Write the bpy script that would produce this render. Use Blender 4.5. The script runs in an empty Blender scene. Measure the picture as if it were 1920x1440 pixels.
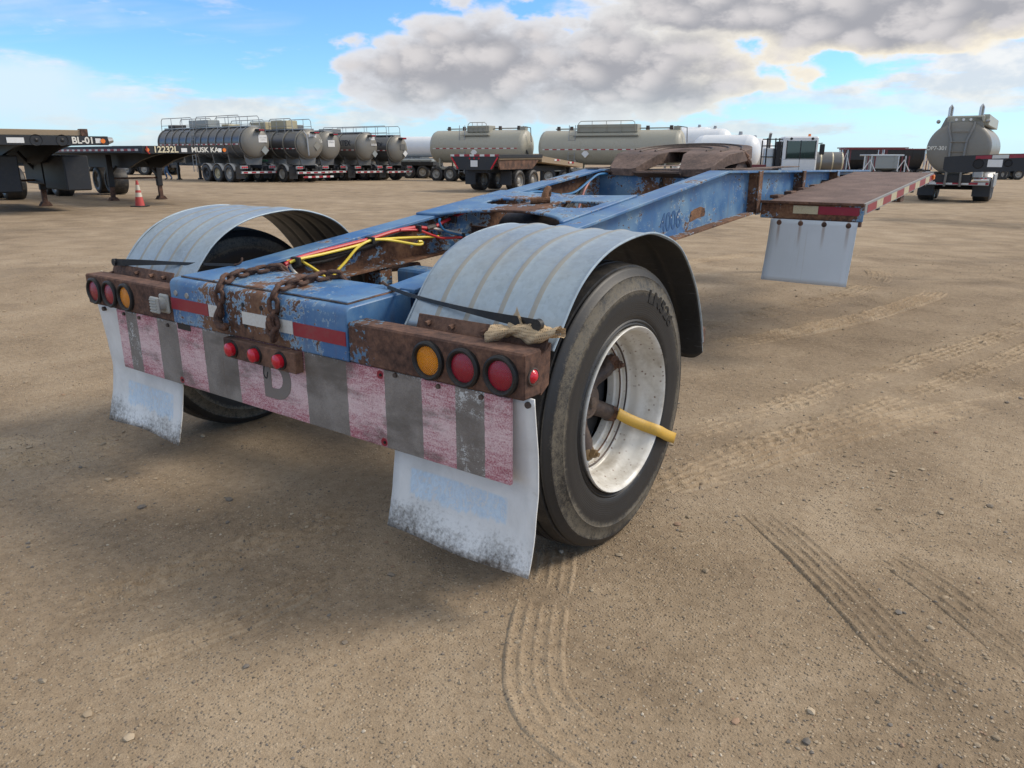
import bpy, bmesh, math, random
import numpy as np
from mathutils import Vector, Matrix, noise as mnoise
random.seed(7); rng = np.random.default_rng(11)
sc = bpy.context.scene
COL = sc.collection
PI = math.pi

# ------------------------------------------------------------------ camera
CAM = (2.4413, -1.6632, 1.3933); YAW = 0.6337; PITCH = 0.296
cd = bpy.data.cameras.new('camera'); cam = bpy.data.objects.new('camera', cd); COL.objects.link(cam)
cam.location = CAM; cam.rotation_euler = (PI/2 - PITCH, 0, YAW)
cd.sensor_width = 36; cd.lens = 36*1419.57/1920; cd.clip_start = 0.05; cd.clip_end = 6000
sc.camera = cam
sc.view_settings.view_transform = 'Standard'; sc.view_settings.look = 'None'
sc.view_settings.exposure = 0.70; sc.view_settings.gamma = 1.0; sc.view_settings.use_curve_mapping = False

# ------------------------------------------------------------------ sun + sky
SUN_LAT, SUN_DEP, SUN_EL = 0.94, 0.18, math.radians(40)      # sun to the right and ahead of the photographer
RX, RY = math.cos(YAW), math.sin(YAW); FX, FY = -math.sin(YAW), math.cos(YAW)
_l = math.hypot(SUN_LAT, SUN_DEP)
SDX = (SUN_LAT*RX + SUN_DEP*FX)/_l; SDY = (SUN_LAT*RY + SUN_DEP*FY)/_l
sl = bpy.data.lights.new('sun', 'SUN'); sl.energy = 1.9; sl.angle = math.radians(20); sl.color = (1.0, 0.90, 0.76)
so = bpy.data.objects.new('sun', sl); COL.objects.link(so)
so.rotation_euler = Vector((SDX*math.cos(SUN_EL), SDY*math.cos(SUN_EL), math.sin(SUN_EL))).to_track_quat('Z', 'Y').to_euler()

class NB:
    """tiny node-graph builder"""
    def __init__(s, nt): s.nt = nt; s.nt.nodes.clear()
    def n(s, t, **k):
        o = s.nt.nodes.new(t)
        for a, b in k.items(): setattr(o, a, b)
        return o
    def put(s, sock, v):
        if isinstance(v, bpy.types.NodeSocket): s.nt.links.new(v, sock)
        elif v is not None:
            if isinstance(v, (tuple, list)) and len(v) == 3 and sock.type == 'RGBA': v = (*v, 1)
            sock.default_value = v
    def tc(s, w='Object'): return s.n('ShaderNodeTexCoord').outputs[w]
    def map(s, v, loc=(0,0,0), rot=(0,0,0), scale=(1,1,1)):
        o = s.n('ShaderNodeMapping'); s.put(o.inputs['Vector'], v)
        o.inputs['Location'].default_value = loc; o.inputs['Rotation'].default_value = rot; o.inputs['Scale'].default_value = scale
        return o.outputs[0]
    def noise(s, v, scale=5, detail=4, rough=0.55, dist=0.0, col=False, dim='3D'):
        o = s.n('ShaderNodeTexNoise', noise_dimensions=dim); s.put(o.inputs['Vector'], v)
        o.inputs['Scale'].default_value = scale; o.inputs['Detail'].default_value = detail
        o.inputs['Roughness'].default_value = rough; o.inputs['Distortion'].default_value = dist
        return o.outputs['Color' if col else 'Fac']
    def vor(s, v, scale=5, feat='F1', out='Distance', rnd=1.0, dim='3D'):
        o = s.n('ShaderNodeTexVoronoi', feature=feat, voronoi_dimensions=dim); s.put(o.inputs['Vector'], v)
        o.inputs['Scale'].default_value = scale; o.inputs['Randomness'].default_value = rnd
        return o.outputs[out]
    def ramp(s, f, stops, interp='LINEAR'):
        o = s.n('ShaderNodeValToRGB'); s.put(o.inputs[0], f); r = o.color_ramp; r.interpolation = interp
        while len(r.elements) < len(stops): r.elements.new(0.5)
        for e, (p, c) in zip(r.elements, stops):
            e.position = p
            e.color = (c, c, c, 1) if isinstance(c, (int, float)) else (*c, 1)
        return o.outputs[0]
    def step(s, f, a, b):
        o = s.n('ShaderNodeMapRange', interpolation_type='SMOOTHSTEP'); s.put(o.inputs[0], f)
        o.inputs[1].default_value = a; o.inputs[2].default_value = b
        return o.outputs[0]
    def mix(s, f, a, b, mode='MIX'):
        o = s.n('ShaderNodeMix', data_type='RGBA', blend_type=mode)
        s.put(o.inputs[0], f); s.put(o.inputs[6], a); s.put(o.inputs[7], b)
        return o.outputs[2]
    def m(s, op, a, b=None, c=None):
        o = s.n('ShaderNodeMath', operation=op); s.put(o.inputs[0], a)
        if b is not None: s.put(o.inputs[1], b)
        if c is not None: s.put(o.inputs[2], c)
        return o.outputs[0]
    def vm(s, op, a, b):
        o = s.n('ShaderNodeVectorMath', operation=op); s.put(o.inputs[0], a); s.put(o.inputs[1], b)
        return o.outputs['Value' if op == 'DOT_PRODUCT' else 'Vector']
    def sep(s, v):
        o = s.n('ShaderNodeSeparateXYZ'); s.put(o.inputs[0], v); return o.outputs
    def comb(s, x, y, z):
        o = s.n('ShaderNodeCombineXYZ'); s.put(o.inputs[0], x); s.put(o.inputs[1], y); s.put(o.inputs[2], z); return o.outputs[0]
    def bump(s, h, strength=0.5, dist=0.01, nrm=None):
        o = s.n('ShaderNodeBump'); o.inputs['Strength'].default_value = strength; o.inputs['Distance'].default_value = dist
        s.put(o.inputs['Height'], h)
        if nrm is not None: s.put(o.inputs['Normal'], nrm)
        return o.outputs[0]
    def attr(s, name, out='Color'):
        o = s.n('ShaderNodeAttribute'); o.attribute_name = name; return o.outputs[out]
    def out(s, color, rough=0.6, metal=0.0, normal=None, **k):
        p = s.n('ShaderNodeBsdfPrincipled'); o = s.n('ShaderNodeOutputMaterial')
        s.put(p.inputs['Base Color'], color); s.put(p.inputs['Roughness'], rough); s.put(p.inputs['Metallic'], metal)
        if normal is not None: s.put(p.inputs['Normal'], normal)
        for a, b in k.items(): s.put(p.inputs[a.replace('_', ' ')], b)
        s.nt.links.new(p.outputs[0], o.inputs[0]); return p
def MAT(name, fn, *a, **k):
    m = bpy.data.materials.new(name); m.use_nodes = True; fn(NB(m.node_tree), *a, **k); return m

# world: Nishita sky with a deck of broken cloud laid over it by direction
w = bpy.data.worlds.new('World'); sc.world = w; w.use_nodes = True
def build_world(b):
    d = b.tc('Generated')
    x, y, z = b.sep(d)
    lat = b.vm('DOT_PRODUCT', d, (RX, RY, 0)); dep = b.vm('DOT_PRODUCT', d, (FX, FY, 0))
    zc = b.m('MAXIMUM', z, 0.012)
    sky = b.n('ShaderNodeTexSky', sky_type='NISHITA'); sky.sun_disc = False
    sky.sun_elevation = SUN_EL; sky.sun_rotation = math.atan2(SDX, SDY)
    sky.air_density = 1.0; sky.dust_density = 0.0; sky.ozone_density = 3.0
    b.put(sky.inputs[0], b.comb(x, y, zc))
    skyc = b.mix(1.0, sky.outputs[0], (0.058, 0.086, 0.124), 'MULTIPLY')
    # bearing and elevation (radians)
    az = b.m('ARCTAN2', lat, dep); el = b.m('ARCSINE', z)
    def ell(ca, ce, ra, re, tilt=0.0):
        da = b.m('SUBTRACT', az, ca); de = b.m('SUBTRACT', el, ce)
        if tilt: de = b.m('SUBTRACT', de, b.m('MULTIPLY', da, tilt))
        a = b.m('POWER', b.m('ABSOLUTE', b.m('DIVIDE', da, ra)), 2.0); e = b.m('POWER', b.m('ABSOLUTE', b.m('DIVIDE', de, re)), 2.0)
        return b.m('SUBTRACT', 1.0, b.m('ADD', a, e))
    v2 = b.comb(b.m('MULTIPLY', az, 1.0), b.m('MULTIPLY', el, 1.9), 0.37)
    nA = b.noise(v2, 5.5, 7, 0.58, 0.0, dim='2D'); nB = b.noise(b.map(v2, (3.1, 1.7, 0)), 22, 4, 0.6, dim='2D')
    puff = b.m('SUBTRACT', 1.0, b.vor(b.vm('ADD', v2, b.comb(b.m('MULTIPLY', nB, 0.05), b.m('MULTIPLY', nA, 0.08), 0.0)), 20, dim='2D'))
    # the heavy grey bank ahead-right
    big = b.m('MAXIMUM', ell(-0.085, 0.102, 0.135, 0.060), ell(0.10, 0.105, 0.26, 0.075))
    big = b.m('MAXIMUM', big, ell(0.42, 0.175, 0.50, 0.075, 0.03)); big = b.m('MAXIMUM', big, ell(0.75, 0.30, 0.85, 0.17, 0.0))
    pert = b.m('MULTIPLY_ADD', b.m('SUBTRACT', nA, 0.5), 2.0, b.m('MULTIPLY', b.m('SUBTRACT', puff, 0.55), 0.55))
    fld = b.m('ADD', b.m('MAXIMUM', big, -2.0), pert)
    mbig = b.step(fld, 0.0, 0.28)
    thick = b.step(fld, 0.06, 0.80)
    # broken cloud over the rest of the sky, on a flat layer
    den = b.m('ADD', zc, 0.16)
    pl = b.comb(b.m('DIVIDE', lat, den), b.m('DIVIDE', dep, den), 0.0)
    c1 = b.noise(b.map(pl, (4.3, 9.1, 0)), 0.9, 6, 0.6, 0.0, dim='2D'); c2 = b.noise(b.map(pl, (1.0, 5.0, 2.0), (0, 0, 0.5), (0.35, 1.0, 1)), 0.8, 5, 0.62, 0.0, dim='2D')
    mlay = b.m('MULTIPLY', b.step(b.m('MULTIPLY_ADD', b.step(el, 0.17, 0.45), 0.17, c1), 0.52, 0.66), 0.92)  # cloud added overhead, out of view, to make the ambient light less blue
    mwisp = b.m('MULTIPLY', b.step(c2, 0.54, 0.78), 0.55)
    low = b.step(b.m('MULTIPLY_ADD', b.noise(b.comb(b.m('MULTIPLY', az, 3.0), b.m('MULTIPLY', el, 16.0), 1.3), 1.6, 5, 0.6, dim='2D'), 1.0, b.m('MULTIPLY', b.m('ABSOLUTE', b.m('SUBTRACT', el, 0.055)), -3.6)), 0.46, 0.64)
    bankl = b.step(b.m('ADD', ell(-0.62, 0.070, 0.30, 0.045, -0.09), b.m('MULTIPLY', b.m('SUBTRACT', nA, 0.5), 1.6)), -0.1, 0.9)
    lightc = b.mix(b.step(nB, 0.3, 0.7), (0.44, 0.465, 0.49), (0.585, 0.575, 0.55))
    col = b.mix(b.m('MAXIMUM', mwisp, mlay), skyc, lightc)
    col = b.mix(b.m('MULTIPLY', low, 0.62), col, lightc)
    col = b.mix(b.m('MULTIPLY', bankl, 0.75), col, (0.50, 0.56, 0.60))
    # sun side of the bank glows, the body is grey-mauve
    grey = b.mix(b.step(b.m('MULTIPLY_ADD', nB, 0.5, b.m('MULTIPLY', puff, 0.6)), 0.40, 0.85), (0.245, 0.248, 0.272), (0.43, 0.415, 0.42))
    rim = b.mix(b.step(lat, 0.0, 0.4), (0.50, 0.51, 0.54), (0.64, 0.585, 0.48))
    bigc = b.mix(thick, rim, grey)
    col = b.mix(mbig, col, bigc)
    haze = b.step(el, 0.10, -0.02)
    col = b.mix(b.m('MULTIPLY', haze, 0.65), col, (0.36, 0.47, 0.53))
    bg = b.n('ShaderNodeBackground'); b.put(bg.inputs[0], col); bg.inputs[1].default_value = 1.0
    o = b.n('ShaderNodeOutputWorld'); b.nt.links.new(bg.outputs[0], o.inputs[0])
build_world(NB(w.node_tree))
w.cycles.sampling_method = 'MANUAL'; w.cycles.sample_map_resolution = 512
sc.cycles.max_bounces = 6; sc.cycles.diffuse_bounces = 3; sc.cycles.glossy_bounces = 3; sc.cycles.transmission_bounces = 4

# ------------------------------------------------------------------ materials
def worn_paint(b, base, faded, amount=0.5, bias=None, rust=((0.045,0.022,0.014),(0.13,0.062,0.034),(0.20,0.105,0.055)), edge=(0.30,0.40,0.46), rough=0.42, sc_=1.0, streak=True):
    o = b.tc(); big = b.noise(o, 2.6*sc_, 4, 0.55, 0.3); mid = b.noise(b.map(o, (7, 3, 1)), 11*sc_, 8, 0.62, 0.2)
    fine = b.noise(b.map(o, (2, 9, 5), scale=(1, 0.45, 1)), 62*sc_, 6, 0.62)
    f = b.m('ADD', b.m('MULTIPLY', big, 0.42), b.m('ADD', b.m('MULTIPLY', mid, 0.36), b.m('MULTIPLY', fine, 0.30)))
    if bias is not None: f = b.m('ADD', f, bias(b, o))
    chip = b.m('MULTIPLY', b.step(b.noise(b.map(o, (6, 1, 2)), 34*sc_, 5, 0.62), 0.60, 0.72), 0.16)
    f = b.m('ADD', f, chip)
    t = 1.04 - amount
    mr = b.step(f, t - 0.006, t + 0.012); me = b.step(f, t - 0.035, t - 0.01)
    fade = b.step(b.noise(b.map(o, (4, 4, 8)), 4.5*sc_, 6, 0.6), 0.35, 0.72)
    p = b.mix(fade, base, faded)
    p = b.mix(b.m('MULTIPLY', b.step(b.noise(o, 140, 3, 0.6), 0.5, 0.8), 0.25), p, faded)
    if streak:
        st = b.step(b.noise(b.map(o, scale=(26, 26, 2.2)), 1.0, 5, 0.6), 0.53, 0.75)
        p = b.mix(b.m('MULTIPLY', st, 0.38), p, (0.13, 0.10, 0.08))
    p = b.mix(b.m('MULTIPLY', me, 0.65), p, edge)
    rf = b.noise(b.map(o, (1, 2, 3)), 38, 8, 0.68); rb = b.noise(b.map(o, (5, 2, 3)), 5, 4, 0.6)
    rc = b.ramp(b.m('MULTIPLY_ADD', rb, 0.5, b.m('MULTIPLY', rf, 0.55)), [(0.41, rust[0]), (0.52, rust[1]), (0.63, rust[2])])
    c = b.mix(mr, p, rc)
    h = b.m('ADD', b.m('MULTIPLY', mr, -0.6), b.m('MULTIPLY', b.m('MULTIPLY', rf, mr), 0.8))
    h = b.m('ADD', h, b.m('MULTIPLY', mid, 0.25))
    b.out(c, b.m('MULTIPLY_ADD', mr, 0.42, b.m('MULTIPLY_ADD', fade, 0.12, rough)), 0.0, b.bump(h, 0.55, 0.004))
BLUE, BLUEF = (0.036, 0.122, 0.285), (0.135, 0.245, 0.365)
def bias_box(b, o):
    x, y, z = b.sep(o)
    g = b.m('MULTIPLY', b.m('POWER', 2.718, b.m('MULTIPLY', b.m('POWER', b.m('ABSOLUTE', b.m('DIVIDE', b.m('SUBTRACT', x, 0.0), 0.20)), 2.0), -1.0)), 0.115)
    lowr = b.m('MULTIPLY', b.step(z, 0.80, 0.715), 0.05)
    return b.m('ADD', g, lowr)
def bias_tube(b, o):   # rust everywhere, some blue left near the box on the right-hand tube
    x, y, z = b.sep(o)
    return b.m('ADD', b.m('MULTIPLY', b.step(x, 0.52, 0.95), 0.30), b.m('MULTIPLY', b.step(x, 0.3, -0.3), 0.36))
mBOX = MAT('worn_blue_box', worn_paint, BLUE, BLUEF, 0.415, bias_box)
mRAIL = MAT('worn_blue_rail', worn_paint, BLUE, BLUEF, 0.405)
mRAILI = MAT('worn_blue_rusty', worn_paint, BLUE, BLUEF, 0.53)
mTUBE = MAT('rust_tube', worn_paint, BLUE, (0.10, 0.22, 0.33), 0.53, bias_tube, ((0.040,0.021,0.015),(0.098,0.050,0.034),(0.17,0.088,0.055)), (0.12,0.19,0.23), 0.5)
def rusty(b, c0=(0.035,0.020,0.015), c1=(0.10,0.052,0.034), c2=(0.19,0.10,0.062), scale=1.0, rough=0.85, bs=0.5):
    o = b.tc(); a = b.noise(o, 4*scale, 6, 0.6, 0.3); f = b.noise(o, 45*scale, 8, 0.7); g = b.noise(b.map(o, (3,3,3)), 170*scale, 3, 0.6)
    t = b.m('ADD', b.m('MULTIPLY', a, 0.55), b.m('MULTIPLY_ADD', f, 0.4, b.m('MULTIPLY', g, 0.12)))
    c = b.ramp(t, [(0.44, c0), (0.535, c1), (0.63, c2)])
    b.out(c, rough, 0.0, b.bump(b.m('MULTIPLY_ADD', f, 0.7, b.m('MULTIPLY', g, 0.5)), bs, 0.004))
mRUST = MAT('rust_brown', rusty)
mCHAIN = MAT('rust_chain', rusty, (0.030,0.016,0.012), (0.085,0.040,0.025), (0.17,0.08,0.045), 2.0, 0.75)
mRUSTO = MAT('rust_orange', rusty, (0.06,0.028,0.015), (0.16,0.075,0.035), (0.27,0.14,0.07), 2.0, 0.9, 0.9)
mFIFTH = MAT('rust_cast', rusty, (0.055,0.035,0.027), (0.115,0.073,0.055), (0.19,0.125,0.095), 1.0, 0.7, 0.35)
mDRUM = MAT('drum_brown', rusty, (0.03,0.022,0.018), (0.065,0.045,0.036), (0.11,0.075,0.055), 1.0, 0.6, 0.2)
def deckplate(b):
    o = b.tc(); a = b.noise(o, 5, 6, 0.6); f = b.noise(o, 60, 6, 0.7)
    c = b.ramp(b.m('MULTIPLY_ADD', a, 0.6, b.m('MULTIPLY', f, 0.4)), [(0.36, (0.060,0.036,0.028)), (0.52, (0.135,0.083,0.066)), (0.68, (0.22,0.15,0.12))])
    def lug(rot):
        v = b.map(o, (0,0,0), (0,0,rot), (1,1,1)); br = b.n('ShaderNodeTexBrick'); b.put(br.inputs['Vector'], v)
        br.inputs['Scale'].default_value = 30; br.inputs['Mortar Size'].default_value = 0.16; br.inputs['Mortar Smooth'].default_value = 0.5
        br.inputs['Brick Width'].default_value = 1.6; br.inputs['Row Height'].default_value = 0.55
        return b.m('SUBTRACT', 1.0, br.outputs['Fac'])
    h = b.m('MULTIPLY', lug(0.785), lug(-0.785))
    c = b.mix(b.m('MULTIPLY', h, 0.35), c, (0.24,0.17,0.14))
    b.out(c, 0.75, 0.0, b.bump(b.m('MULTIPLY_ADD', f, 0.3, h), 0.7, 0.004))
mDECK = MAT('rusty_tread_plate', deckplate)
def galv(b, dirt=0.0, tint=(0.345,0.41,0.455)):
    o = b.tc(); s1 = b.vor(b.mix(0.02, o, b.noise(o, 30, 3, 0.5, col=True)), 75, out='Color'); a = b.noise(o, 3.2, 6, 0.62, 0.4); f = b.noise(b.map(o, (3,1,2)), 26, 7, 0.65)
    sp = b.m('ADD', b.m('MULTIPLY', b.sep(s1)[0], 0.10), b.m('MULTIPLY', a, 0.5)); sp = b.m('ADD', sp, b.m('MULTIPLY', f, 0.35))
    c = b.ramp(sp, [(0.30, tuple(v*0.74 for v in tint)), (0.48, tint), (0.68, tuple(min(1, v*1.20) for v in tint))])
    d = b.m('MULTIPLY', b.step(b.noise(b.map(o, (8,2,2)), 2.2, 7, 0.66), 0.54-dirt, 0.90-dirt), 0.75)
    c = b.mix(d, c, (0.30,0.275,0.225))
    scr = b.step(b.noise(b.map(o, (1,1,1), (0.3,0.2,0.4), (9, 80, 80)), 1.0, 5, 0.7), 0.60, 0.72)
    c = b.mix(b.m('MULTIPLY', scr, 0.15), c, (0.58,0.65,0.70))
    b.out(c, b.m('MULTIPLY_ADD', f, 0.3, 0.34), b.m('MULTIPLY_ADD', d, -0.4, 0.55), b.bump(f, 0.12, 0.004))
mGALV = MAT('galvanised', galv); mGALVR = MAT('galvanised_dusty_bead', galv, 0.42, (0.36,0.40,0.40))
mGALVSHADE = MAT('galvanised_shaded_underside', galv, -0.1, (0.050,0.053,0.056))  # fender insides: shade under the arch put into a darker galvanised colour
def rubber(b, dust=0.4, base=0.018):
    o = b.tc(); a = b.noise(o, 7, 6, 0.65, 0.3); f = b.noise(o, 90, 5, 0.7); g = b.noise(b.map(o, scale=(1,1,1)), 300, 2, 0.6)
    d = b.m('MULTIPLY', b.step(b.m('ADD', b.m('MULTIPLY', a, 0.6), b.m('MULTIPLY_ADD', f, 0.3, b.m('MULTIPLY', g, 0.2))), 0.50, 0.72), dust)
    c = b.mix(d, (base, base, base*1.05), (0.185, 0.155, 0.115))
    b.out(c, b.m('MULTIPLY_ADD', d, 0.3, 0.50), 0.0, b.bump(f, 0.15, 0.002), Specular_IOR_Level=0.4)
def tyre_side(b):      # dust caught in a ring below the shoulder and round the bead; patchy
    o = b.tc(); x, y, z = b.sep(o); r = b.m('SQRT', b.m('ADD', b.m('POWER', y, 2.0), b.m('POWER', z, 2.0)))
    a = b.noise(o, 5, 6, 0.65, 0.5); f = b.noise(o, 70, 6, 0.72); g = b.noise(o, 260, 2, 0.6)
    ring = b.m('MULTIPLY', b.step(r, 0.392, 0.43), b.step(r, 0.497, 0.465))
    ring2 = b.m('MULTIPLY', b.step(r, 0.30, 0.318), b.step(r, 0.352, 0.328))
    amt = b.m('ADD', b.m('MULTIPLY', ring, 0.22), b.m('ADD', b.m('MULTIPLY', ring2, 0.08), 0.0))
    t = b.m('ADD', amt, b.m('ADD', b.m('MULTIPLY', a, 0.40), b.m('MULTIPLY_ADD', f, 0.42, b.m('MULTIPLY', g, 0.30))))
    d = b.m('MULTIPLY', b.step(t, 0.66, 0.86), 0.60)
    c = b.mix(d, b.mix(a, (0.013,0.013,0.014), (0.030,0.029,0.028)), (0.21,0.18,0.13))
    rr = b.m('SINE', b.m('MULTIPLY', r, 900.0)); fine = b.m('MULTIPLY', rr, b.step(r, 0.40, 0.38))
    b.out(c, b.m('MULTIPLY_ADD', d, 0.35, 0.48), 0.0, b.bump(b.m('MULTIPLY_ADD', f, 0.6, b.m('MULTIPLY', fine, 0.15)), 0.25, 0.003), Specular_IOR_Level=0.4)
mTYRE = MAT('tyre_rubber', tyre_side); mTREAD = MAT('tyre_tread', rubber, 0.30, 0.020); mBLACK = MAT('black_rubber', rubber, 0.18, 0.012); mTBG = MAT('tyre_far', rubber, 0.45, 0.02)
mTLET = MAT('tyre_lettering', rubber, 0.05, 0.009)
def rimpaint(b):
    o = b.tc(); v = b.map(o, scale=(1,1,1)); ds = b.vor(v, 42); a = b.noise(o, 6, 6, 0.6); f = b.noise(o, 50, 6, 0.65)
    dots = b.m('MULTIPLY', b.step(ds, 0.22, 0.10), b.step(a, 0.36, 0.55))
    c = b.mix(b.step(b.m('MULTIPLY_ADD', a, 0.7, b.m('MULTIPLY', f, 0.3)), 0.40, 0.75), (0.70,0.68,0.62), (0.42,0.38,0.31))
    c = b.mix(b.m('MULTIPLY', dots, 0.8), c, (0.14,0.06,0.025))
    b.out(c, 0.33, 0.0, b.bump(f, 0.05, 0.003))
mRIM = MAT('white_rim_paint', rimpaint)
def flap(b, dirty=1.0, zt=0.30, zb=0.12, patch=None):
    o = b.tc(); x, y, z = b.sep(o); a = b.noise(o, 6, 7, 0.65, 0.4); f = b.noise(o, 75, 6, 0.72)
    c = b.mix(b.step(a, 0.35, 0.75), (0.74,0.745,0.73), (0.60,0.605,0.59))
    if patch:
        x0, x1, z0, z1 = patch
        fz = b.m('SUBTRACT', z, b.m('MULTIPLY', b.m('SUBTRACT', b.noise(b.map(o, scale=(3,3,0.4)), 9, 6, 0.7), 0.5), 0.10))
        stroke = b.noise(b.map(o, (0,0,0), (0,0.7,0), (46, 20, 24)), 1.0, 6, 0.75, 1.2)
        mk = b.m('MULTIPLY', b.m('MULTIPLY', b.step(x, x0-0.006, x0+0.006), b.step(x, x1+0.006, x1-0.006)), b.m('MULTIPLY', b.step(fz, z0-0.012, z0+0.006), b.step(z, z1+0.006, z1-0.004)))
        mk = b.m('MULTIPLY', mk, b.step(b.m('MULTIPLY_ADD', stroke, 0.45, b.m('MULTIPLY', f, 0.35)), 0.30, 0.44))
        c = b.mix(b.m('MULTIPLY', mk, 0.95), c, b.mix(b.step(stroke, 0.35, 0.65), (0.40,0.56,0.72), (0.60,0.72,0.82)))
    hgt = b.m('DIVIDE', b.m('SUBTRACT', zt, z), zt - zb)
    t = b.m('ADD', b.m('MULTIPLY', b.m('MAXIMUM', hgt, 0.0), 0.30), b.m('MULTIPLY_ADD', f, 0.50, b.m('MULTIPLY', a, 0.40)))
    d = b.m('MULTIPLY', b.step(t, 0.54, 0.82), dirty)
    c = b.mix(d, c, b.mix(f, (0.030,0.024,0.019), (0.13,0.105,0.078)))
    sm = b.m('MULTIPLY', b.step(b.noise(b.map(o, (2,2,2), scale=(1,1,2.5)), 7, 4, 0.5), 0.66, 0.78), 0.25*dirty)
    c = b.mix(sm, c, (0.22,0.17,0.11))
    b.out(c, 0.45, 0.0, b.bump(f, 0.06, 0.003))
mFLAPR = MAT('flap_white_right', flap, 1.0, 0.30, 0.12, (0.745, 1.155, 0.275, 0.362))
mFLAPL = MAT('flap_white_left', flap, 1.0, 0.30, 0.12, (-1.13, -0.73, 0.235, 0.345))
def flapdeck(b):
    o = b.tc(); x, y, z = b.sep(o); a = b.noise(o, 5, 6, 0.6)
    c = b.mix(a, (0.58,0.63,0.67), (0.48,0.525,0.56))
    st = b.step(b.noise(b.map(o, scale=(42, 1, 2.0)), 1.0, 4, 0.6), 0.58, 0.72); c = b.mix(b.m('MULTIPLY', st, 0.22), c, (0.30,0.24,0.17))
    for bx in (0.71, 0.86, 1.02, 1.18):
        s_ = b.m('MULTIPLY', b.step(b.m('ABSOLUTE', b.m('SUBTRACT', x, bx)), 0.016, 0.002), b.m('MULTIPLY', b.step(z, 0.72, 0.88), b.noise(b.map(o, scale=(80,1,6)), 1.0, 3)))
        c = b.mix(s_, c, (0.22,0.11,0.04))
    b.out(c, 0.45)
mFLAPD = MAT('flap_white_deck', flapdeck)
def board(b):
    o = b.tc(); x, y, z = b.sep(o); L, Rr = -1.03, 1.206
    xx = b.m('ADD', x, b.m('MULTIPLY', b.m('SUBTRACT', b.noise(o, 40, 3), 0.5), 0.006))
    e = [-1.03,-0.955,-0.86,-0.695,-0.535,-0.355,-0.13,0.287,0.50,0.69,0.852,0.99,1.107]
    st = [((v-L)/(Rr-L), float(i % 2)) for i, v in enumerate(e)]
    g = b.ramp(b.m('DIVIDE', b.m('SUBTRACT', xx, L), Rr-L), st, 'CONSTANT')
    f = b.noise(b.map(o, scale=(0.8,1,1.0)), 230, 5, 0.75); sc2 = b.noise(b.map(o, scale=(14, 1, 90)), 1.0, 6, 0.7); a = b.noise(o, 5, 6, 0.6, 0.4); a2 = b.noise(b.map(o, (5,5,5)), 3.2, 5, 0.62)
    zed = b.m('ABSOLUTE', b.m('SUBTRACT', z, 0.575))
    wear = b.step(b.m('ADD', b.m('MULTIPLY_ADD', f, 0.62, b.m('MULTIPLY', sc2, 0.34)), b.m('MULTIPLY_ADD', a, 0.22, b.m('MULTIPLY', zed, -0.75))), 0.38, 0.66)
    pink = b.mix(wear, (0.32,0.055,0.090), (0.70,0.53,0.52))
    grey = b.mix(b.step(b.m('MULTIPLY_ADD', a, 0.6, b.m('MULTIPLY', f, 0.35)), 0.36, 0.62), (0.155,0.132,0.112), (0.275,0.245,0.218))
    c = b.mix(g, pink, grey)
    fl = b.m('MULTIPLY', b.step(b.m('MULTIPLY_ADD', f, 0.45, b.m('MULTIPLY', b.noise(o, 22, 7, 0.7), 0.6)), 0.555, 0.585), g)
    zone = b.m('ADD', b.step(x, 0.985, 0.995), b.m('MULTIPLY', b.step(x, -0.84, -0.87), 0.8))
    zone = b.m('MULTIPLY', zone, b.step(a2, 0.42, 0.55))
    topz = b.m('MULTIPLY', b.step(z, 0.702, 0.711), 0.7)
    c = b.mix(b.m('MULTIPLY', fl, b.m('MAXIMUM', zone, topz)), c, (0.62,0.63,0.61))
    dirt = b.m('MULTIPLY', b.step(b.noise(b.map(o, (9,2,4), scale=(1.2,1,3.2)), 3.0, 5, 0.6), 0.50, 0.68), 0.72)
    c = b.mix(dirt, c, (0.105,0.088,0.072))
    st2 = b.step(b.noise(b.map(o, (2,0,0), scale=(34,1,3)), 1.0, 4, 0.6), 0.60, 0.76); c = b.mix(b.m('MULTIPLY', st2, 0.35), c, (0.10,0.07,0.05))
    b.out(c, 0.75, 0.0, b.bump(b.m('MULTIPLY_ADD', f, 0.5, b.m('MULTIPLY', sc2, 0.5)), 0.2, 0.003))
mBOARD = MAT('faded_striped_board', board)
def solid(b, c, rough=0.5, metal=0.0, var=0.18, dirt=0.25, dc=(0.16,0.135,0.105), scale=1.0, **k):
    o = b.tc(); a = b.noise(o, 3*scale, 6, 0.6); f = b.noise(b.map(o, (3,1,7)), 28*scale, 6, 0.65)
    cc = b.mix(a, tuple(v*(1-var) for v in c), tuple(min(1, v*(1+var)) for v in c))
    d = b.m('MULTIPLY', b.step(b.m('MULTIPLY_ADD', a, 0.5, b.m('MULTIPLY', f, 0.5)), 0.46, 0.70), dirt)
    cc = b.mix(d, cc, dc)
    b.out(cc, b.m('MULTIPLY_ADD', d, 0.3, rough), metal, b.bump(f, 0.06, 0.004), **k)
def S(name, c, *a, **k): return MAT(name, solid, c, *a, **k)
mTAPER = S('reflective_red', (0.26,0.014,0.03), 0.35, dirt=0.35); mTAPEW = S('reflective_white', (0.60,0.60,0.57), 0.35, dirt=0.45, dc=(0.30,0.20,0.11), scale=4)
mTAPEY = S('reflective_aged', (0.50,0.45,0.30), 0.4, dirt=0.8, dc=(0.26,0.14,0.05), scale=6)
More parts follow.
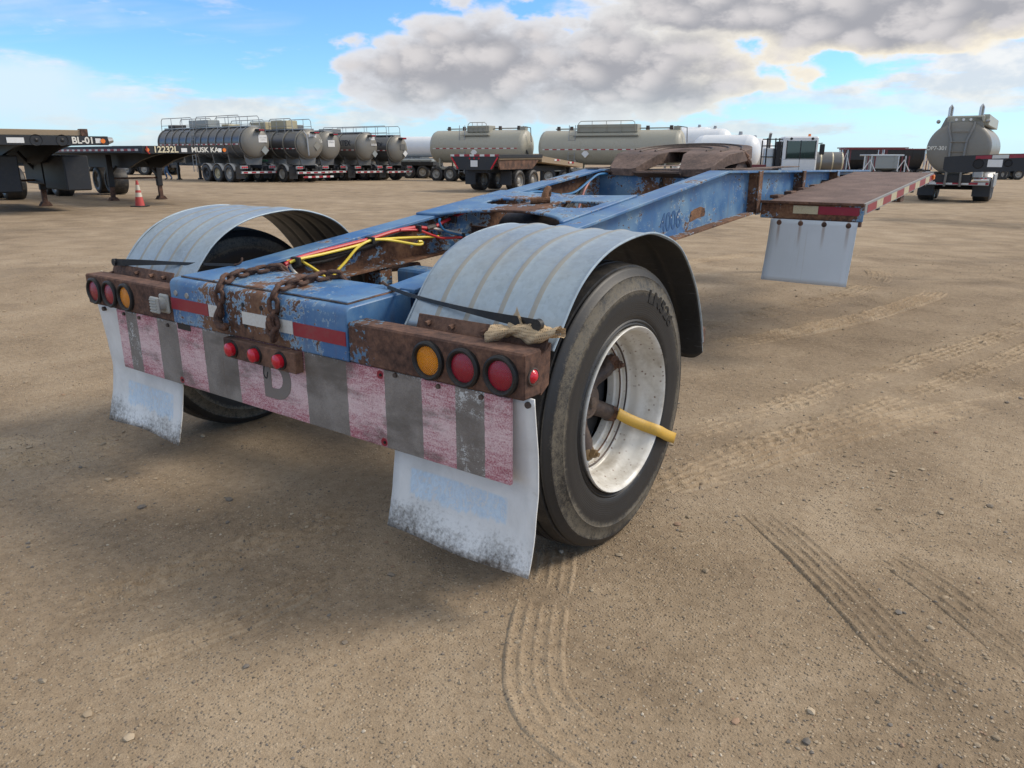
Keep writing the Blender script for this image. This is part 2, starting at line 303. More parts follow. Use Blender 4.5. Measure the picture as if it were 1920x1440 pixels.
def lens(b, c, grid=0.0):
    o = b.tc(); x, y, z = b.sep(o); wv = b.m('MULTIPLY', b.m('SINE', b.m('MULTIPLY', x, 900)), b.m('SINE', b.m('MULTIPLY', z, 900)))
    cc = b.mix(b.noise(o, 45, 4), tuple(v*0.72 for v in c), c)
    cc = b.mix(b.m('MULTIPLY', b.step(b.noise(o, 90, 4), 0.55, 0.75), 0.12), cc, (0.3,0.25,0.2))
    p = b.out(cc, 0.22, 0.0, b.bump(wv, grid, 0.002)); p.inputs['Coat Weight'].default_value = 0.1
mLRED = MAT('lens_red_dark', lens, (0.30,0.010,0.028), 0.25); mLRED2 = MAT('lens_red_bright', lens, (0.62,0.012,0.03), 0.1); mLAMB = MAT('lens_amber', lens, (1.0,0.34,0.01), 1.0)
mWRED = S('wire_red', (0.48,0.022,0.03), 0.35, dirt=0.2); mWYEL = S('wire_yellow', (0.72,0.55,0.045), 0.35, dirt=0.2); mWBLU = S('wire_blue', (0.02,0.16,0.36), 0.35, dirt=0.2)
mWWHT = S('wire_white', (0.65,0.62,0.55), 0.4); mWPNK = S('wire_pink', (0.60,0.27,0.22), 0.4)
mYSTR = S('yellow_strip', (0.58,0.35,0.05), 0.5, dirt=0.35, scale=5); mGREYP = S('grey_plastic', (0.36,0.36,0.33), 0.55)
mNUM = S('dark_blue_number', (0.028,0.095,0.23), 0.5, dirt=0.2, scale=5)
mFADE = S('dark_painted_letter', (0.20,0.17,0.15), 0.75, dirt=0.3, scale=4)
def burlap(b):
    o = b.tc('UV'); u, v, _ = b.sep(o)
    wu = b.m('ABSOLUTE', b.m('SINE', b.m('MULTIPLY', u, 130))); wv = b.m('ABSOLUTE', b.m('SINE', b.m('MULTIPLY', v, 50)))
    n = b.noise(b.tc(), 30, 5); c = b.mix(n, (0.42,0.29,0.16), (0.60,0.46,0.29))
    p = b.out(c, 0.9, 0.0, b.bump(b.m('MAXIMUM', wu, wv), 0.8, 0.002))
    hole = b.m('MULTIPLY', b.m('LESS_THAN', wu, 0.42), b.m('LESS_THAN', wv, 0.42)); b.put(p.inputs['Alpha'], b.m('SUBTRACT', 1.0, hole))
mBURL = MAT('burlap', burlap)
# background materials
mTANKG = S('tank_grey', (0.185,0.182,0.172), 0.36, 0.35, dirt=0.35, scale=0.35); mTANKD = S('tank_dark', (0.105,0.108,0.112), 0.30, 0.45, dirt=0.4, scale=0.35, dc=(0.15,0.13,0.10))
mTANKE = S('tank_end_olive', (0.20,0.19,0.165), 0.42, 0.2, dirt=0.3, scale=0.4); mRING = S('tank_ring', (0.25,0.235,0.195), 0.45, 0.2, dirt=0.3)
mBEIGE = S('tank_beige', (0.365,0.345,0.275), 0.42, 0.0, dirt=0.35, scale=0.3, dc=(0.22,0.19,0.14)); mBEIGE2 = S('tank_beige_fitting', (0.30,0.285,0.23), 0.5, dirt=0.3)
mSTEEL = S('steel_grey', (0.34,0.34,0.33), 0.4, 0.6, dirt=0.3); mALU = S('aluminium', (0.55,0.56,0.56), 0.35, 0.8, dirt=0.2); mTAN = S('hatch_tan', (0.40,0.35,0.22), 0.5)
mDARK = S('chassis_black', (0.011,0.011,0.012), 0.55, dirt=0.16, dc=(0.075,0.062,0.05)); mDARK2 = S('box_black', (0.017,0.018,0.020), 0.5, dirt=0.2, dc=(0.085,0.075,0.062), scale=0.6)
mWHITE = S('white_paint', (0.74,0.75,0.75), 0.4, dirt=0.15); mWHITE2 = S('white_sign', (0.70,0.70,0.68), 0.5, dirt=0.15)
mWRIM = S('far_rim', (0.34,0.32,0.28), 0.5, 0.2, dirt=0.4); mWOOD = S('timber', (0.30,0.225,0.145), 0.8, dirt=0.4); mREDP = S('maroon_paint', (0.145,0.018,0.024), 0.45, dirt=0.3); mREDB = S('red_paint', (0.36,0.03,0.03), 0.4)
mGREEN = S('green_pipe', (0.03,0.15,0.075), 0.5); mORNG = S('orange_lens', (0.80,0.20,0.02), 0.3); mCONE = S('cone_orange', (0.50,0.065,0.055), 0.6, dirt=0.3, scale=4); mCONEW = S('cone_white', (0.62,0.56,0.45), 0.5, dirt=0.3)
mJEAN = S('denim', (0.055,0.11,0.20), 0.85, scale=6); mJACK = S('dark_jacket', (0.022,0.024,0.028), 0.85, scale=4); mSKIN = S('skin', (0.45,0.27,0.19), 0.55, dirt=0.0); mSHOE = S('shoe_black', (0.02,0.018,0.016), 0.6)
mGREYL = S('grey_hopper', (0.26,0.285,0.28), 0.45, dirt=0.3); mPLATEW = S('number_white', (0.72,0.70,0.62), 0.5); mTXTY = S('number_cream', (0.70,0.62,0.42), 0.5); mTXTD = S('text_dark', (0.03,0.035,0.05), 0.5)
mBRASS = S('aged_bolt', (0.20,0.13,0.06), 0.6, 0.3)
def stripes(b, axis=1, per=0.6):
    o = b.tc(); v = b.sep(o)[axis]; f = b.m('LESS_THAN', b.m('FRACT', b.m('DIVIDE', v, per)), 0.55)
    b.out(b.mix(f, (0.62,0.62,0.60), (0.32,0.02,0.03)), 0.4)
mSTRY = MAT('tape_along', stripes, 1, 0.55); mSTRX = MAT('tape_across', stripes, 0, 0.55)
def glass(b):
    p = b.out((0.03,0.06,0.055), 0.06, 0.0); p.inputs['Coat Weight'].default_value = 1.0; p.inputs['Transmission Weight'].default_value = 0.35
mGLASS = MAT('cab_glass', glass)

# ground
def ground_mat(b, tint=1.0, warm=0.0):
    o = b.tc(); L = b.noise(o, 0.16, 4, 0.6, dim='2D'); Md = b.noise(b.map(o, (5,2,0)), 1.4, 6, 0.62, 0.3, dim='2D'); f = b.noise(o, 26, 7, 0.72, dim='2D'); g = b.noise(o, 150, 3, 0.7, dim='2D')
    vn = b.n('ShaderNodeTexVoronoi', voronoi_dimensions='2D'); b.put(vn.inputs['Vector'], o); vn.inputs['Scale'].default_value = 95; gp, gd = vn.outputs['Color'], vn.outputs['Distance']
    t = b.m('ADD', b.m('MULTIPLY', Md, 0.45), b.m('MULTIPLY_ADD', f, 0.35, b.m('MULTIPLY', L, 0.25)))
    c = b.ramp(t, [(0.36, (0.205*tint,0.150*tint,0.096*tint)), (0.52, (0.335*tint,0.253*tint,0.166*tint)), (0.67, (0.45*tint,0.352*tint,0.242*tint))])
    c = b.mix(b.m('MULTIPLY', b.step(g, 0.42, 0.75), 0.35), c, (0.11,0.085,0.06))
    r, gg, bb = b.sep(gp)
    c = b.mix(b.m('MULTIPLY', b.m('GREATER_THAN', r, 0.85), b.step(gd, 0.45, 0.30)), c, b.mix(gg, (0.50,0.40,0.28), (0.15,0.125,0.10)))
    c = b.mix(b.m('MULTIPLY', b.step(b.noise(b.map(o, (9,9,0)), 0.55, 5, 0.6, 0.5, dim='2D'), 0.55, 0.72), 0.35), c, (0.165,0.128,0.092))
    h = b.m('ADD', b.m('MULTIPLY', f, 0.6), b.m('ADD', b.m('MULTIPLY', g, 0.35), b.m('MULTIPLY', b.step(gd, 0.45, 0.1), b.m('MULTIPLY', b.m('GREATER_THAN', r, 0.6), 0.35))))
    b.out(c, 0.92, 0.0, b.bump(h, 0.75, 0.016), Specular_IOR_Level=0.2)
mGROUND = MAT('packed_sandy_gravel', ground_mat); mTRACK = MAT('compacted_track', ground_mat, 1.12); mTRACKD = MAT('churned_track', ground_mat, 0.90)
def pebble_mat(b):
    c = b.attr('Col'); o = b.tc(); b.out(b.mix(b.m('MULTIPLY', b.noise(o, 120, 4), 0.5), c, (0.20,0.165,0.12)), 0.85, 0.0, b.bump(b.noise(o, 160, 4), 0.4, 0.003))
mPEB = MAT('pebbles', pebble_mat)

# ------------------------------------------------------------------ mesh helpers
class MB:
    def __init__(s): s.v = []; s.f = []; s.mi = []; s.cur = 0
    def add(s, V, F, T=None):
        o = len(s.v)
        s.v += [tuple(T @ Vector(q)) if T is not None else tuple(q) for q in V]
        s.f += [tuple(i+o for i in q) for q in F]; s.mi += [s.cur]*len(F); return s
    def box(s, a, b, ch=0.0, T=None):
        a = [min(p, q) for p, q in zip(a, b)] if True else a; 
        return s
    def cyl(s, p0, p1, r0, r1=None, n=16, caps=True):
        r1 = r0 if r1 is None else r1; p0 = Vector(p0); p1 = Vector(p1); d = (p1-p0).normalized()
        u = d.orthogonal().normalized(); w_ = d.cross(u); V = []; F = []
        for p, r in ((p0, r0), (p1, r1)):
            for i in range(n): a = 2*PI*i/n; V.append(p + (u*math.cos(a) + w_*math.sin(a))*r)
        F = [(i, (i+1) % n, n+(i+1) % n, n+i) for i in range(n)]
        if caps: F += [tuple(range(n-1, -1, -1)), tuple(range(n, 2*n))]
        return s.add(V, F)
    def tube(s, path, r, n=8, closed=False, caps=True):
        P = [Vector(p) for p in path]; m = len(P); V = []; F = []; up = None
        for i, p in enumerate(P):
            d = (P[(i+1) % m] - P[i-1]) if closed else (P[min(i+1, m-1)] - P[max(i-1, 0)])
            d.normalize()
            if up is None: up = d.orthogonal().normalized()
            else: up = (up - d*up.dot(d)).normalized()
            w_ = d.cross(up); rr = r[i] if isinstance(r, (list, tuple)) else r
            for k in range(n): a = 2*PI*k/n; V.append(p + (up*math.cos(a) + w_*math.sin(a))*rr)
        for i in range(m if closed else m-1):
            j = (i+1) % m
            for k in range(n): F.append((i*n+k, i*n+(k+1) % n, j*n+(k+1) % n, j*n+k))
        if caps and not closed: F += [tuple(range(n-1, -1, -1)), tuple((m-1)*n+k for k in range(n))]
        return s.add(V, F)
    def lathe(s, prof, n=48, axis='x', c=(0,0,0), a0=0.0, a1=2*PI, closed=False):
        full = abs(a1-a0-2*PI) < 1e-6; m = len(prof); V = []; F = []; N = n if full else n+1
        for i in range(N):
            a = a0 + (a1-a0)*i/n; ca, sa = math.cos(a), math.sin(a)
            for t, r in prof:
                if axis == 'x': V.append((c[0]+t, c[1]+r*ca, c[2]+r*sa))
                elif axis == 'y': V.append((c[0]+r*ca, c[1]+t, c[2]+r*sa))
                else: V.append((c[0]+r*ca, c[1]+r*sa, c[2]+t))
        for i in range(n):
            j = (i+1) % N
            for k in range(m-1): F.append((i*m+k, i*m+k+1, j*m+k+1, j*m+k))
        return s.add(V, F)
    def prism(s, poly, axis, a, b):
        """poly: 2-D points in the plane normal to axis; a..b extent along axis"""
        n = len(poly)
        def P(q, t): return {'x': (t, q[0], q[1]), 'y': (q[0], t, q[1]), 'z': (q[0], q[1], t)}[axis]
        V = [P(q, a) for q in poly] + [P(q, b) for q in poly]
        F = [(i, (i+1) % n, n+(i+1) % n, n+i) for i in range(n)] + [tuple(range(n-1, -1, -1)), tuple(range(n, 2*n))]
        return s.add(V, F)
    def grid(s, rows):
        m = len(rows[0]); V = [p for r in rows for p in r]
        F = [(i*m+k, i*m+k+1, (i+1)*m+k+1, (i+1)*m+k) for i in range(len(rows)-1) for k in range(m-1)]
        return s.add(V, F)
    def build(s, name, mat, parent=None, smooth=True, angle=35, loc=None, rec=True):
        me = bpy.data.meshes.new(name); me.from_pydata([tuple(v) for v in s.v], [], s.f)
        for m in (mat if isinstance(mat, (list, tuple)) else [mat]): me.materials.append(m)
        if isinstance(mat, (list, tuple)): me.polygons.foreach_set('material_index', s.mi)
        me.validate()
        if rec:
            bm = bmesh.new(); bm.from_mesh(me); bmesh.ops.recalc_face_normals(bm, faces=bm.faces); bm.to_mesh(me); bm.free()
        if smooth: me.shade_smooth(); me.set_sharp_from_angle(angle=math.radians(angle))
        o = bpy.data.objects.new(name, me); COL.objects.link(o)
        if loc: o.location = loc
        if parent: o.parent = parent
        return o
def cbox(s, a, b, ch=0.0, T=None):
    lo = [min(p, q) for p, q in zip(a, b)]; hi = [max(p, q) for p, q in zip(a, b)]
    if ch <= 0:
        V = [(lo[0] if i & 1 == 0 else hi[0], lo[1] if i & 2 == 0 else hi[1], lo[2] if i & 4 == 0 else hi[2]) for i in range(8)]
        return s.add(V, [(0,1,3,2), (4,6,7,5), (0,4,5,1), (2,3,7,6), (0,2,6,4), (1,5,7,3)], T)
    ch = min(ch, *[(h-l)*0.45 for l, h in zip(lo, hi)]); V = []; idx = {}
    for i in range(8):
        bit = [(i >> k) & 1 for k in range(3)]
        for ax in range(3):
            p = [(hi[k] if bit[k] else lo[k]) for k in range(3)]
            for k in range(3):
                if k != ax: p[k] += -ch if bit[k] else ch
            idx[(i, ax)] = len(V); V.append(p)
    F = []
    for ax in range(3):
        o1, o2 = [k for k in range(3) if k != ax]
        for sd in (0, 1):
            q = [(sd << ax) | (p << o1) | (r << o2) for p, r in ((0,0), (1,0), (1,1), (0,1))]
            F.append(tuple(idx[(i, ax)] for i in q))
    for ax in range(3):
        o1, o2 = [k for k in range(3) if k != ax]
        for p in (0, 1):
            for r in (0, 1):
                i0 = (p << o1) | (r << o2); i1 = i0 | (1 << ax)
                F.append((idx[(i0, o1)], idx[(i1, o1)], idx[(i1, o2)], idx[(i0, o2)]))
    for i in range(8): F.append((idx[(i,0)], idx[(i,1)], idx[(i,2)]))
    return s.add(V, F, T)
MB.box = cbox
def empty(name, label, cat, loc=(0,0,0), rz=0.0, group=None):
    o = bpy.data.objects.new(name, None); COL.objects.link(o); o.location = loc; o.rotation_euler = (0,0,rz); o.empty_display_size = 0.2
    return tag(o, label, cat, group)
def tag(o, label, cat, group=None):
    o['label'] = label; o['category'] = cat
    if group: o['group'] = group
    return o
def B(name, mat, parent, a, b, ch=0.0, T=None): return MB().box(a, b, ch, T).build(name, mat, parent, angle=30)
def text(s, size, mat, parent, M4, name='lettering', ext=0.001, bold=0.0, width=1.0, warp=None):
    cu = bpy.data.curves.new('t', 'FONT'); cu.body = s; cu.size = size; cu.extrude = ext; cu.align_x = 'CENTER'; cu.align_y = 'CENTER'; cu.offset = bold
    t = bpy.data.objects.new('t', cu); COL.objects.link(t); dg = bpy.context.evaluated_depsgraph_get(); dg.update()
    me = bpy.data.meshes.new_from_object(t.evaluated_get(dg)); bpy.data.objects.remove(t); bpy.data.curves.remove(cu)
    for v in me.vertices:
        q = Vector((v.co.x*width, v.co.y, v.co.z)); v.co = warp(q) if warp else M4 @ q
    me.materials.clear(); me.materials.append(mat); me.name = name
    o = bpy.data.objects.new(name, me); COL.objects.link(o)
    if parent: o.parent = parent
    return o
def frame(o, x, y):   # 4x4 from origin, text x-axis and text y-axis
    x = Vector(x).normalized(); y = Vector(y); y = (y - x*y.dot(x)).normalized(); z = x.cross(y)
    m = Matrix((x, y, z)).transposed().to_4x4(); m.translation = Vector(o); return m
def spline(pts, n=8):
    P = [Vector(p) for p in pts]; P = [P[0]*2-P[1]] + P + [P[-1]*2-P[-2]]; out = []
    for i in range(1, len(P)-2):
        for k in range(n):
            t = k/n; a, b, c, d = P[i-1:i+3]
            out.append(0.5*((2*b) + (c-a)*t + (2*a-5*b+4*c-d)*t*t + (3*b-a-3*c+d)*t**3))
    out.append(P[-2]); return out
def copy_tree(o, parent=None):
    c = o.copy(); COL.objects.link(c); c.parent = parent
    for ch in o.children: copy_tree(ch, c)
    return c

# ------------------------------------------------------------------ ground
def sstep(x, a, b): t = np.clip((x-a)/(b-a), 0, 1); return t*t*(3-2*t)
_perm = rng.random((256, 256))
def vnoise(x, y):
    xi = np.floor(x).astype(int); yi = np.floor(y).astype(int); fx = x-xi; fy = y-yi; fx = fx*fx*(3-2*fx); fy = fy*fy*(3-2*fy)
    g = lambda a, b: _perm[a & 255, b & 255]
    return (g(xi,yi)*(1-fx)+g(xi+1,yi)*fx)*(1-fy) + (g(xi,yi+1)*(1-fx)+g(xi+1,yi+1)*fx)*fy - 0.5
def tilt(x, y):
    dx = x-CAM[0]; dy = y-CAM[1]; lat = dx*RX+dy*RY; dep = dx*FX+dy*FY
    r = np.sqrt(lat**2+dep**2); k = sstep(r, 7, 17)
    return k*(-0.0096*np.clip(lat, -45, 45) - 0.0094*np.clip(dep, -45, 70))
def gz(x, y):
    x = np.asarray(x, float); y = np.asarray(y, float)
    r = np.hypot(x-CAM[0], y-CAM[1]); near = 1-sstep(r, 9, 30)
    h = vnoise(x*0.7+3, y*0.7)*0.020 + vnoise(x*2.3, y*2.3+9)*0.010 + (vnoise(x*7.1+5, y*6.7)*0.005 + vnoise(x*19, y*19)*0.0035 + vnoise(x*43, y*43)*0.002)*near
    # keep the ground at 0 where the wheels stand
    for cx in (1.10, -1.10):
        q = np.exp(-(((x-cx)/0.30)**2 + ((y-0.66)/0.30)**2)); h = h*(1-q)
    return tilt(x, y) + h
def W(lat, dep): 
    x = CAM[0]+lat*RX+dep*FX; y = CAM[1]+lat*RY+dep*FY; return x, y, float(tilt(np.float64(x), np.float64(y)))
def px(u, dep): return (u-960)/1419.57*dep     # bearing of a thing at a given distance, used once to survey the yard
def grow(a, step, ratio, end):
    o = [a]; s_ = step
    while o[-1] < end: o.append(o[-1]+s_); s_ *= ratio
    return o
deps = np.array([-40, -10, -3, 0.0] + grow(0.7, 0.011, 1.0075, 14) + grow(15, 0.8, 1.16, 3500))
half = grow(0.0, 0.0125, 1.0, 1.6)[:-1] + grow(1.6, 0.0125, 1.014, 9) + grow(9.6, 0.8, 1.18, 3500)
lats = np.array([-q for q in half[:0:-1]] + half)
LA, DE = np.meshgrid(lats, deps); GX = CAM[0]+LA*RX+DE*FX; GY = CAM[1]+LA*RY+DE*FY; GZ = gz(GX, GY)
def npmesh(name, V, nr, nc, mat, kind):
    me = bpy.data.meshes.new(name); me.vertices.add(len(V)); me.vertices.foreach_set('co', V.astype(np.float32).ravel())
    i, k = np.meshgrid(np.arange(nr-1), np.arange(nc-1), indexing='ij'); a = (i*nc+k).ravel(); F = np.stack([a, a+1, a+nc+1, a+nc], 1)
    n = len(F); me.loops.add(n*4); me.polygons.add(n); me.loops.foreach_set('vertex_index', F.ravel().astype(np.int32))
    me.polygons.foreach_set('loop_start', np.arange(0, n*4, 4, dtype=np.int32)); me.polygons.foreach_set('loop_total', np.full(n, 4, np.int32))
    me.update(); me.validate(); me.shade_smooth(); me.materials.append(mat)
    o = bpy.data.objects.new(name, me); COL.objects.link(o); o['kind'] = kind; return o
npmesh('ground', np.stack([GX, GY, GZ], -1).reshape(-1, 3), len(deps), len(lats), mGROUND, 'structure')
def track(pts, width, kind, depth=0.010, mat=None, lift=0.010, nw=40, step=0.014):
    P = np.array([(p.x, p.y) for p in spline([(a, b_, 0) for a, b_ in pts], 40)])
    d = np.r_[0, np.cumsum(np.hypot(*np.diff(P, axis=0).T))]; n = max(8, int(d[-1]/step)); s_ = np.linspace(0, d[-1], n)
    X = np.interp(s_, d, P[:,0]); Y = np.interp(s_, d, P[:,1]); tx = np.gradient(X); ty = np.gradient(Y); l = np.hypot(tx, ty); nx = -ty/l; ny = tx/l
    v = np.linspace(-1, 1, nw); XX = X[:,None]+nx[:,None]*v*width/2; YY = Y[:,None]+ny[:,None]*v*width/2
    q = np.abs(v)[None,:]; ss = s_[:,None]; wob = vnoise(XX*9, YY*9)*1.2 + vnoise(XX*31, YY*31)*0.9 + vnoise(XX*70, YY*70)*0.7
    if kind == 'rib':
        prof = np.zeros_like(v)
        for g in (-0.78, -0.40, 0.0, 0.40, 0.78): prof += np.exp(-((v-g)/0.07)**2)
        h = prof[None,:]*depth*(0.75+wob*0.7)
    else:
        lug = 0.085; k = np.floor((v+1)/0.5); ph = (ss/lug + 0.5*(k[None,:] % 2) + 0.22*v[None,:]) % 1.0
        cross = np.exp(-((ph-0.5)/0.12)**2); lg = np.zeros_like(v)
        for g in (-0.5, 0.0, 0.5): lg += np.exp(-((v-g + 0)/0.06)**2)
        h = np.maximum(cross, np.broadcast_to(lg[None,:], cross.shape))*depth*(0.7+wob*0.8)
    fade = sstep(q, 1.0, 0.86)*sstep(ss, 0, 0.5)*sstep(d[-1]-ss, 0, 0.5)*np.clip(0.92+0.95*vnoise(XX*2.1+4, YY*2.1)+0.8*vnoise(XX*6.3, YY*6.3+2), 0.25, 1)
    Z = gz(XX, YY) + (lift*0.35+h+0.0016)*fade - 0.012*(1-fade)
    return npmesh('tyre_track', np.stack([XX, YY, Z], -1).reshape(-1, 3), n, nw, mat or mTRACK, 'structure')
track([(0.3,3.53),(0.53,4.01),(0.76,4.59),(0.92,5.11),(1.09,5.73),(1.24,6.41),(1.33,6.89),(1.35,7.29),(1.32,7.67)], 0.27, 'rib', 0.024)
track([(1.02,0.95),(1.14,1.13),(1.29,1.42),(1.45,1.8),(1.61,2.14),(1.78,2.52),(2.04,3.04),(2.46,3.81),(2.95,4.7)], 0.24, 'rib', 0.018)
track([(0.82,1.45),(0.96,1.8),(1.14,2.3),(1.3,2.74),(1.45,3.39),(1.77,4.36),(2.35,6.32),(2.8,7.8)], 0.22, 'lug', 0.018)
track([(1.02,0.8),(1.18,1.26),(1.29,1.73),(1.46,2.2),(1.62,2.63),(1.79,3.23),(1.99,3.9),(2.39,5.37),(2.8,6.8)], 0.20, 'lug', 0.018)
track([(-0.2,3.7),(0.04,4.35),(0.25,5.05),(0.43,5.74),(0.59,6.46),(0.67,7.24),(0.66,8.02),(0.51,8.7),(0.26,9.29)], 0.30, 'lug', 0.015)
track([(1.02,0.75),(1.07,0.49),(1.19,0.25),(1.29,0.05),(1.40,-0.14),(1.49,-0.25),(1.60,-0.31),(1.74,-0.32),(1.89,-0.29),(2.04,-0.24)], 0.20, 'rib', 0.0062, None, 0.004)
track([(0.0,-1.04),(0.04,-0.85),(0.07,-0.69),(0.12,-0.54),(0.17,-0.32),(0.24,-0.05),(0.27,0.2),(0.3,0.5)], 0.20, 'lug', 0.014)
track([(-1.75,-1.0),(-1.48,-0.51),(-1.38,-0.27),(-1.33,-0.13),(-1.31,0.13),(-1.3,0.4)], 0.26, 'lug', 0.016)
track([(-1.95,-0.75),(-1.7,-0.25),(-1.62,0.0),(-1.6,0.3)], 0.22, 'rib', 0.010)
track([(1.35,1.35),(1.52,1.24),(1.82,0.97),(2.07,0.72),(2.26,0.52),(2.47,0.4),(2.7,0.28)], 0.19, 'rib', 0.0065, mTRACKD, 0.003)
track([(1.85,1.28),(1.99,1.19),(2.16,1.07),(2.34,0.92),(2.58,0.67),(2.8,0.45)], 0.18, 'lug', 0.008, mTRACKD, 0.004)
track([(0.25,-1.13),(0.42,-0.94),(0.51,-0.67),(0.56,-0.47),(0.57,-0.1),(0.55,0.2)], 0.16, 'rib', 0.007)
track([(-6,3.0),(-4.5,3.9),(-3,5.3),(-2,7.2),(-1.4,10)], 0.30, 'rib', 0.010, None, 0.010, 24, 0.04)
track([(-9,4.0),(-7,6.0),(-5.5,8.5),(-5,12)], 0.30, 'lug', 0.010, None, 0.010, 24, 0.03)

def pebbles():
    t = (1+5**0.5)/2; ico = np.array([(-1,t,0),(1,t,0),(-1,-t,0),(1,-t,0),(0,-1,t),(0,1,t),(0,-1,-t),(0,1,-t),(t,0,-1),(t,0,1),(-t,0,-1),(-t,0,1)], float); ico /= np.linalg.norm(ico[0])
    tri = np.array([(0,11,5),(0,5,1),(0,1,7),(0,7,10),(0,10,11),(1,5,9),(5,11,4),(11,10,2),(10,7,6),(7,1,8),(3,9,4),(3,4,2),(3,2,6),(3,6,8),(3,8,9),(4,9,5),(2,4,11),(6,2,10),(8,6,7),(9,8,1)])
    N = 30000; dep = 0.9 + 11*rng.random(N)**2.0; lat = (rng.random(N)-0.5)*2*(0.75*dep+0.5); x = CAM[0]+lat*RX+dep*FX; y = CAM[1]+lat*RY+dep*FY
    clump = vnoise(x*1.7+20, y*1.7)+0.5; keep = rng.random(N) < (0.25+1.0*clump**1.5)
    x, y, dep = x[keep], y[keep], dep[keep]; n = len(x)
    r = 0.0016 + 0.0042*rng.random(n)**4 + 0.010*(rng.random(n) > 0.972)*rng.random(n) + 0.0012*np.sqrt(dep)*rng.random(n)
    z = gz(x, y) + r*0.25
    big = [(485,1165),(425,1190),(490,1150),(505,1140),(205,1195),(940,1360)]
    S_ = r[:,None]*np.stack([0.8+0.6*rng.random(n), 0.8+0.6*rng.random(n), 0.5+0.3*rng.random(n)], 1)
    jit = 1+0.22*(rng.random((n, 12, 1))-0.5); V = ico[None]*S_[:,None,:]*jit; a = rng.random(n)*6.28; ca, sa = np.cos(a)[:,None], np.sin(a)[:,None]
    V = np.stack([V[...,0]*ca-V[...,1]*sa, V[...,0]*sa+V[...,1]*ca, V[...,2]], -1) + np.stack([x, y, z], 1)[:,None,:]
    F = (tri[None]+12*np.arange(n)[:,None,None]).reshape(-1, 3)
    me = bpy.data.meshes.new('pebbles'); me.from_pydata(V.reshape(-1,3), [], F); me.shade_smooth(); me.set_sharp_from_angle(angle=0.7)
    pal = np.array([(0.36,0.275,0.18),(0.31,0.235,0.15),(0.44,0.35,0.24),(0.21,0.17,0.13),(0.145,0.13,0.115),(0.56,0.48,0.37),(0.34,0.21,0.13)]); pick = rng.choice(7, n, p=[.3,.25,.15,.12,.08,.04,.06])
    colr = np.repeat(np.c_[pal[pick]*(0.8+0.4*rng.random((n,1))), np.ones(n)], 12, 0)
    at = me.color_attributes.new('Col', 'FLOAT_COLOR', 'POINT'); at.data.foreach_set('color', colr.astype(np.float32).ravel())
    me.materials.append(mPEB); o = bpy.data.objects.new('loose_pebbles', me); COL.objects.link(o); o['kind'] = 'stuff'
    o['label'] = 'loose tan and grey pebbles scattered over the sandy yard'; o['category'] = 'pebbles'
pebbles()

# ------------------------------------------------------------------ the blue jeep trailer
TR = empty('jeep_trailer', 'rusty blue single-axle jeep trailer with galvanised fenders, filling the foreground', 'trailer', (0, 0.66, 0))
TR_OFF = Vector((0, 0.66, 0))
def P(o):      # parts are modelled in yard coordinates; bring them under the trailer empty
    o.matrix_parent_inverse = Matrix.Translation(-TR_OFF); return o
def part(mb, name, mat, parent=None, angle=35):
    o = mb.build(name, mat, None, True, angle); o.parent = parent or TR
    if parent is None: o.matrix_parent_inverse = Matrix.Translation(-TR_OFF)
    return o
def pbox(name, mat, a, b, ch=0.003, parent=None, T=None): return part(MB().box(a, b, ch, T), name, mat, parent, 30)

# centre box with rounded rear top edge and welded top plate
XB = 0.5336; ZB = 0.7163; ZT = 0.8556
prof = [(0.0, ZB), (0.0, 0.875)] + [(0.028-0.028*math.cos(a), 0.875+0.028*math.sin(a)) for a in (0.4, 0.8, 1.2, 1.5708)] + [(0.30, 0.918), (0.315, 0.912), (0.315, ZB), (0.29, ZB-0.0)]
mb = MB().prism(prof[:-1], 'x', -XB, XB); box = part(mb, 'bumper_box', mBOX, None, 25)
bv = box.modifiers.new('b', 'BEVEL'); bv.width = 0.006; bv.segments = 2; bv.limit_method = 'ANGLE'; bv.angle_limit = 0.9
T0 = Matrix.Rotation(math.atan2(0.015, 0.272), 4, 'X'); T0.translation = (0, 0.042, 0.9055)
pbox('top_plate', mBOX, (-XB+0.035, 0, 0), (XB-0.035, 0.258, 0.007), 0.002, box, T0)
mb = MB().tube([(x, 0.041+0.0015*math.sin(x*37), 0.9065+0.0014*math.sin(x*61)) for x in np.linspace(-XB+0.03, XB-0.03, 40)], 0.0035, 6); part(mb, 'weld_bead', mDRUM, box)
mb = MB().tube([(XB-0.033, y, 0.9055+(y-0.04)*0.055+0.001*math.sin(y*80)) for y in np.linspace(0.042, 0.29, 14)], 0.0035, 6); part(mb, 'weld_bead', mRUST, box)
for x, z in ((-0.52+0.03, 0.845), (-0.41, 0.842)):
    part(MB().cyl((x, -0.004, z), (x, 0.002, z), 0.011, 0.014, 10), 'bolt', mSTEEL, box)
for x, z in ((-0.035, 0.848), (0.075, 0.848), (-0.03, 0.768), (0.10, 0.762)):
    part(MB().cyl((x, -0.0015, z), (x, 0.01, z), 0.0095, 0.0095, 12), 'bolt_hole', mTLET, box)
def tapez(name, mat, x0, x1, z0, z1, parent, y=-0.0025): return pbox(name, mat, (x0, y, z0), (x1, 0.001, z1), 0.0, parent)
tapez('reflective_tape', mTAPER, -0.532, -0.268, 0.776, 0.824, box); tapez('reflective_tape', mTAPEW, -0.264, -0.17, 0.776, 0.824, box)
tapez('reflective_tape', mTAPEW, -0.045, 0.13, 0.775, 0.823, box); tapez('reflective_tape', mTAPEW, 0.15, 0.252, 0.774, 0.822, box); tapez('reflective_tape', mTAPER, 0.255, 0.528, 0.771, 0.820, box)
